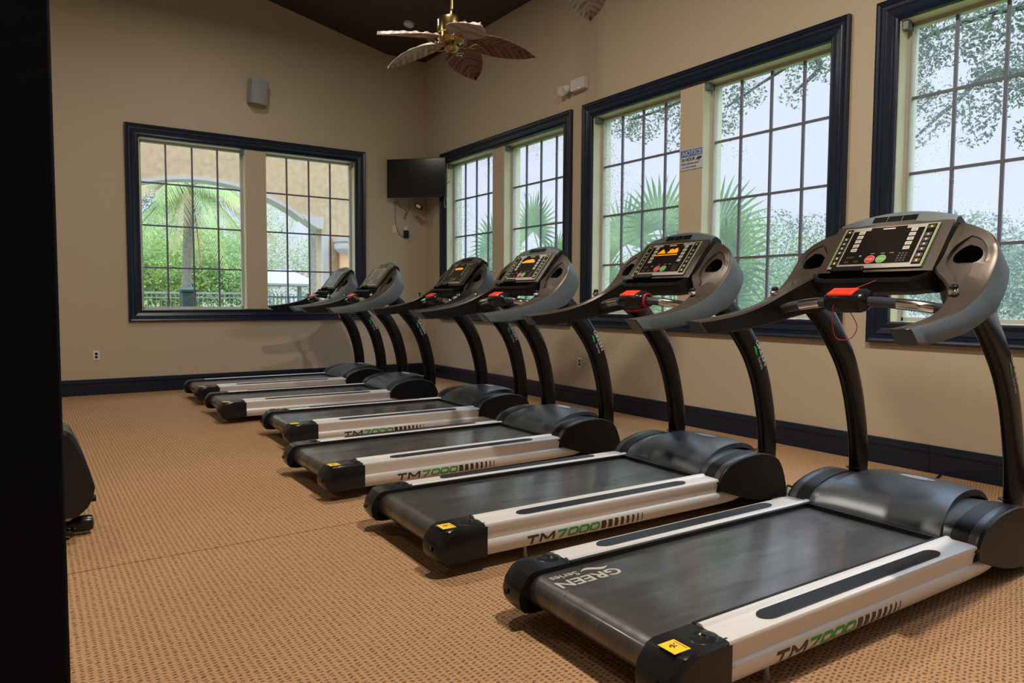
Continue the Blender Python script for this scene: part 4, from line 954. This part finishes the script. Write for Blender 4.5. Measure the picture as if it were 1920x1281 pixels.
for i, (x, y, r, h, lb) in enumerate(((24, 3.2, 4.2, 4.3, 'distant tree right of the nearest console, beyond the right-edge window'), (28, 17, 5, 3.8, 'low distant tree left of the round one, behind palm fans'), (20, -2.5, 4, 3.9, 'distant tree farthest to the right beyond the last window'))):
    shrub((x, y, -.4), r, h, 12000, 'far', lb, size=.17, seed=20+i, grp='distant trees', cat='tree', nm='distant_tree')
# view through the back window: coconut palm
def coco(base, lab, H, R, seed, droop=1.0, nf=15, sway=0, dirs=None):
    rnd = random.Random(seed); root = empty('coconut_palm', base); tag(root, lab, 'palm', 'coconut palms')
    mb = MB(); mb.tube(crom([(0, 0, 0), (sway*.4, 0, H*.5), (sway, 0, H)], 5), .10, 12); mb.obj('trunk', MT['trunkp'], root, angle=60)
    for k in range(nf):
        a = (-pi/2+.35+(2*pi-.7)*k/(nf-1)+rnd.uniform(-.12, .12)) if dirs is None else dirs[k]; el = rnd.uniform(-.45, .8); L_ = R*rnd.uniform(.8, 1.05); pts = []
        for i in range(11):
            t = i/10; pts.append(Vector((sway+cos(a)*L_*t*cos(el)*.9, sin(a)*L_*t*cos(el)*.9, H+L_*(sin(el)*t-droop*t*t*.75))))
        f = MB(); f.tube(pts, [.022*(1-.8*i/10) for i in range(11)], 5); d0 = Vector((-sin(a), cos(a), 0))
        for i in range(1, 42):
            t = i/42; j = min(9, int(t*10)); p = pts[j].lerp(pts[j+1], t*10-j); tg = (pts[j+1]-pts[j]).normalized(); l = L_*.30*sin(pi*min(1, t*.9+.12))**.6
            for s in (-1, 1):
                d = (d0*s*.75+tg*.55+Vector((0, 0, -.75-.3*rnd.random()))).normalized(); w = tg*.018; f.add([p-w, p+w, p+d*l*.6+w*.7, p+d*l, p+d*l*.6-w*.7], [(0, 1, 2, 3, 4)])
        f.obj('frond', MT['cocod' if k % 5 == 3 else 'coco'], root, smooth=False, fix=False)
coco((-2.30, 7.2, -.4), 'coconut palm seen through the left half of the back window', 4.1, 2.1, 4, droop=1.0, nf=19, sway=.15)
coco((2.1, 11.5, -.4), 'coconut palm whose frond tips hang into the right part of the arch', 5.6, 2.3, 8, droop=.9, nf=11)
bks = [((-6.0, 15, -.4), 2.6, 4.2, 'leafy', 'bright leafy tree at the far left of the back window view'), ((-3.6, 16, -.4), 2.8, 3.6, 'leafm', 'mid-green tree left of the coconut palm trunk'), ((-1.6, 16.5, -.4), 2.3, 3.9, 'leafy', 'light green tree right of the coconut palm trunk'), ((.4, 15, -.4), 2.0, 3.5, 'leafm', 'green tree behind the middle post of the back window'), ((3.2, 21, -.4), 2.5, 5.0, 'leafp', 'hazy pale tree in the right half of the back window'), ((6.2, 20, -.4), 2.2, 4.0, 'leafp', 'pale tree just left of the porch column'), ((-4.8, 20, -.4), 4, 6.2, 'leaf', 'tall dark tree standing behind the bright leafy tree'), ((-.6, 24, -.4), 4, 5.2, 'leaf', 'tall tree behind the light green tree')]
for i, (b, r, h, m, lb) in enumerate(bks): shrub(b, r, h*1.12, 13000, m, lb, size=.125, seed=40+i, grp='trees beyond the porch', cat='tree', nm='garden_tree', k=9)
for i, (b, r, h, m, lb) in enumerate((((-2.9, 10.6, -.4), .7, 1.5, 'leafm', 'small leafy shrub left of the green bin'), ((-.8, 11, -.4), 1.1, 1.5, 'leafp', 'flowering shrub right of the green bin'), ((2.6, 8.6, -.4), 1.2, 1.1, 'leafy', 'grassy clump below the white gazebo roof'))): shrub(b, r, h, 1500, m, lb, size=.11, seed=60+i, grp='porch shrubs', k=5)
# bin
bn = empty('wheelie_bin', (-2.40, 6.2, -.352)); tag(bn, 'dark green rubbish bin on the lawn beyond the porch arch', 'bin')
mb = MB(); mb.loft([[(-a, -b, z), (a, -b, z), (a, b, z), (-a, b, z)] for a, b, z in ((.12, .14, .0), (.14, .17, 1.68))]); mb.obj('body', MT['bin'], bn, bevel=.02)
mb = MB(); mb.loft([[(-a, -b, z), (a, -b, z), (a, b, z), (-a, b, z)] for a, b, z in ((.155, .19, 1.68), (.16, .20, 1.73), (.11, .14, 1.79))]); mb.obj('lid', MT['bin'], bn, bevel=.01)
# fences
fn = empty('garden_fence', (-2.4, 11.8, -.4)); tag(fn, 'pale picket railing crossing the lawn beyond the coconut palm', 'fence')
mb = MB(); mb.box((-4.2, -.02, 1.72), (3.3, .02, 1.78)); mb.box((-4.2, -.02, 1.60), (3.3, .02, 1.63)); mb.box((-4.2, -.02, .75), (3.3, .02, .79))
mb.obj('rails', MT['fence'], fn, smooth=False)
mb = MB()
for k in range(62): x = -4.15+k*.12; mb.box((x-.007, -.008, .1), (x+.007, .008, 1.72))
mb.obj('pickets', MT['fence'], fn, smooth=False)['kind'] = 'stuff'
for x in (-4.1, -2.3, -.6, 1.1, 2.9): MB().box((x-.05, -.05, 0), (x+.05, .05, 1.9)).obj('post', MT['fence'], fn, bevel=.01)
fg = empty('garden_fence', (2.2, 12.5, -.4)); tag(fg, 'dark green railing in front of the white gazebo', 'fence')
mb = MB(); mb.box((-1.4, -.02, 1.62), (2.6, .02, 1.68)); mb.box((-1.4, -.02, .3), (2.6, .02, .34)); mb.obj('rails', MT['fenceg'], fg, smooth=False)
mb = MB()
for k in range(33): x = -1.4+k*.125; mb.box((x-.01, -.01, .1), (x+.01, .01, 1.75))
mb.obj('pickets', MT['fenceg'], fg, smooth=False)['kind'] = 'stuff'
gz = empty('gazebo', (2.3, 15.5, -.4)); tag(gz, 'small white hip-roofed gazebo beyond the green railing', 'gazebo')
mb = MB(); mb.loft([[(-a, -b, z), (a, -b, z), (a, b, z), (-a, b, z)] for a, b, z in ((1.15, 1, 2.05), (1.15, 1, 2.12), (.25, .2, 2.62))]); mb.obj('roof', MT['roofw'], gz, smooth=False)
for x in (-.9, .9):
    for y in (-.8, .8): MB().box((x-.06, y-.06, 0), (x+.06, y+.06, 2.06)).obj('post', MT['roofw'], gz)
hs_ = empty('neighbouring_house', (-2.6, 32, -.4)); tag(hs_, 'pale grey house wall low behind the trees in the back window', 'house')
MB().box((-7, 0, 0), (5, 4, 2.6)).obj('wall', mat('house_wall', (.34, .38, .44), .8), hs_, smooth=False)
mb = MB(); mb.loft([[(-7.4, -.5, 2.6), (5.4, -.5, 2.6), (5.4, 4.5, 2.6), (-7.4, 4.5, 2.6)], [(-5, 1.8, 4.0), (3, 1.8, 4.0), (3, 2.2, 4.0), (-5, 2.2, 4.0)]]); mb.obj('roof', MT['roofw'], hs_, smooth=False)
for k in range(4): MB().box((-6+k*3, -.03, .9), (-5+k*3, 0, 2.1)).obj('window', MT['tv'], hs_, smooth=False)
tag(MB().box((-14, 12.6, -.352), (10, 14.6, -.345)).obj('road', MT['path'], smooth=False), 'grey path beyond the railing', 'path', kind='structure')
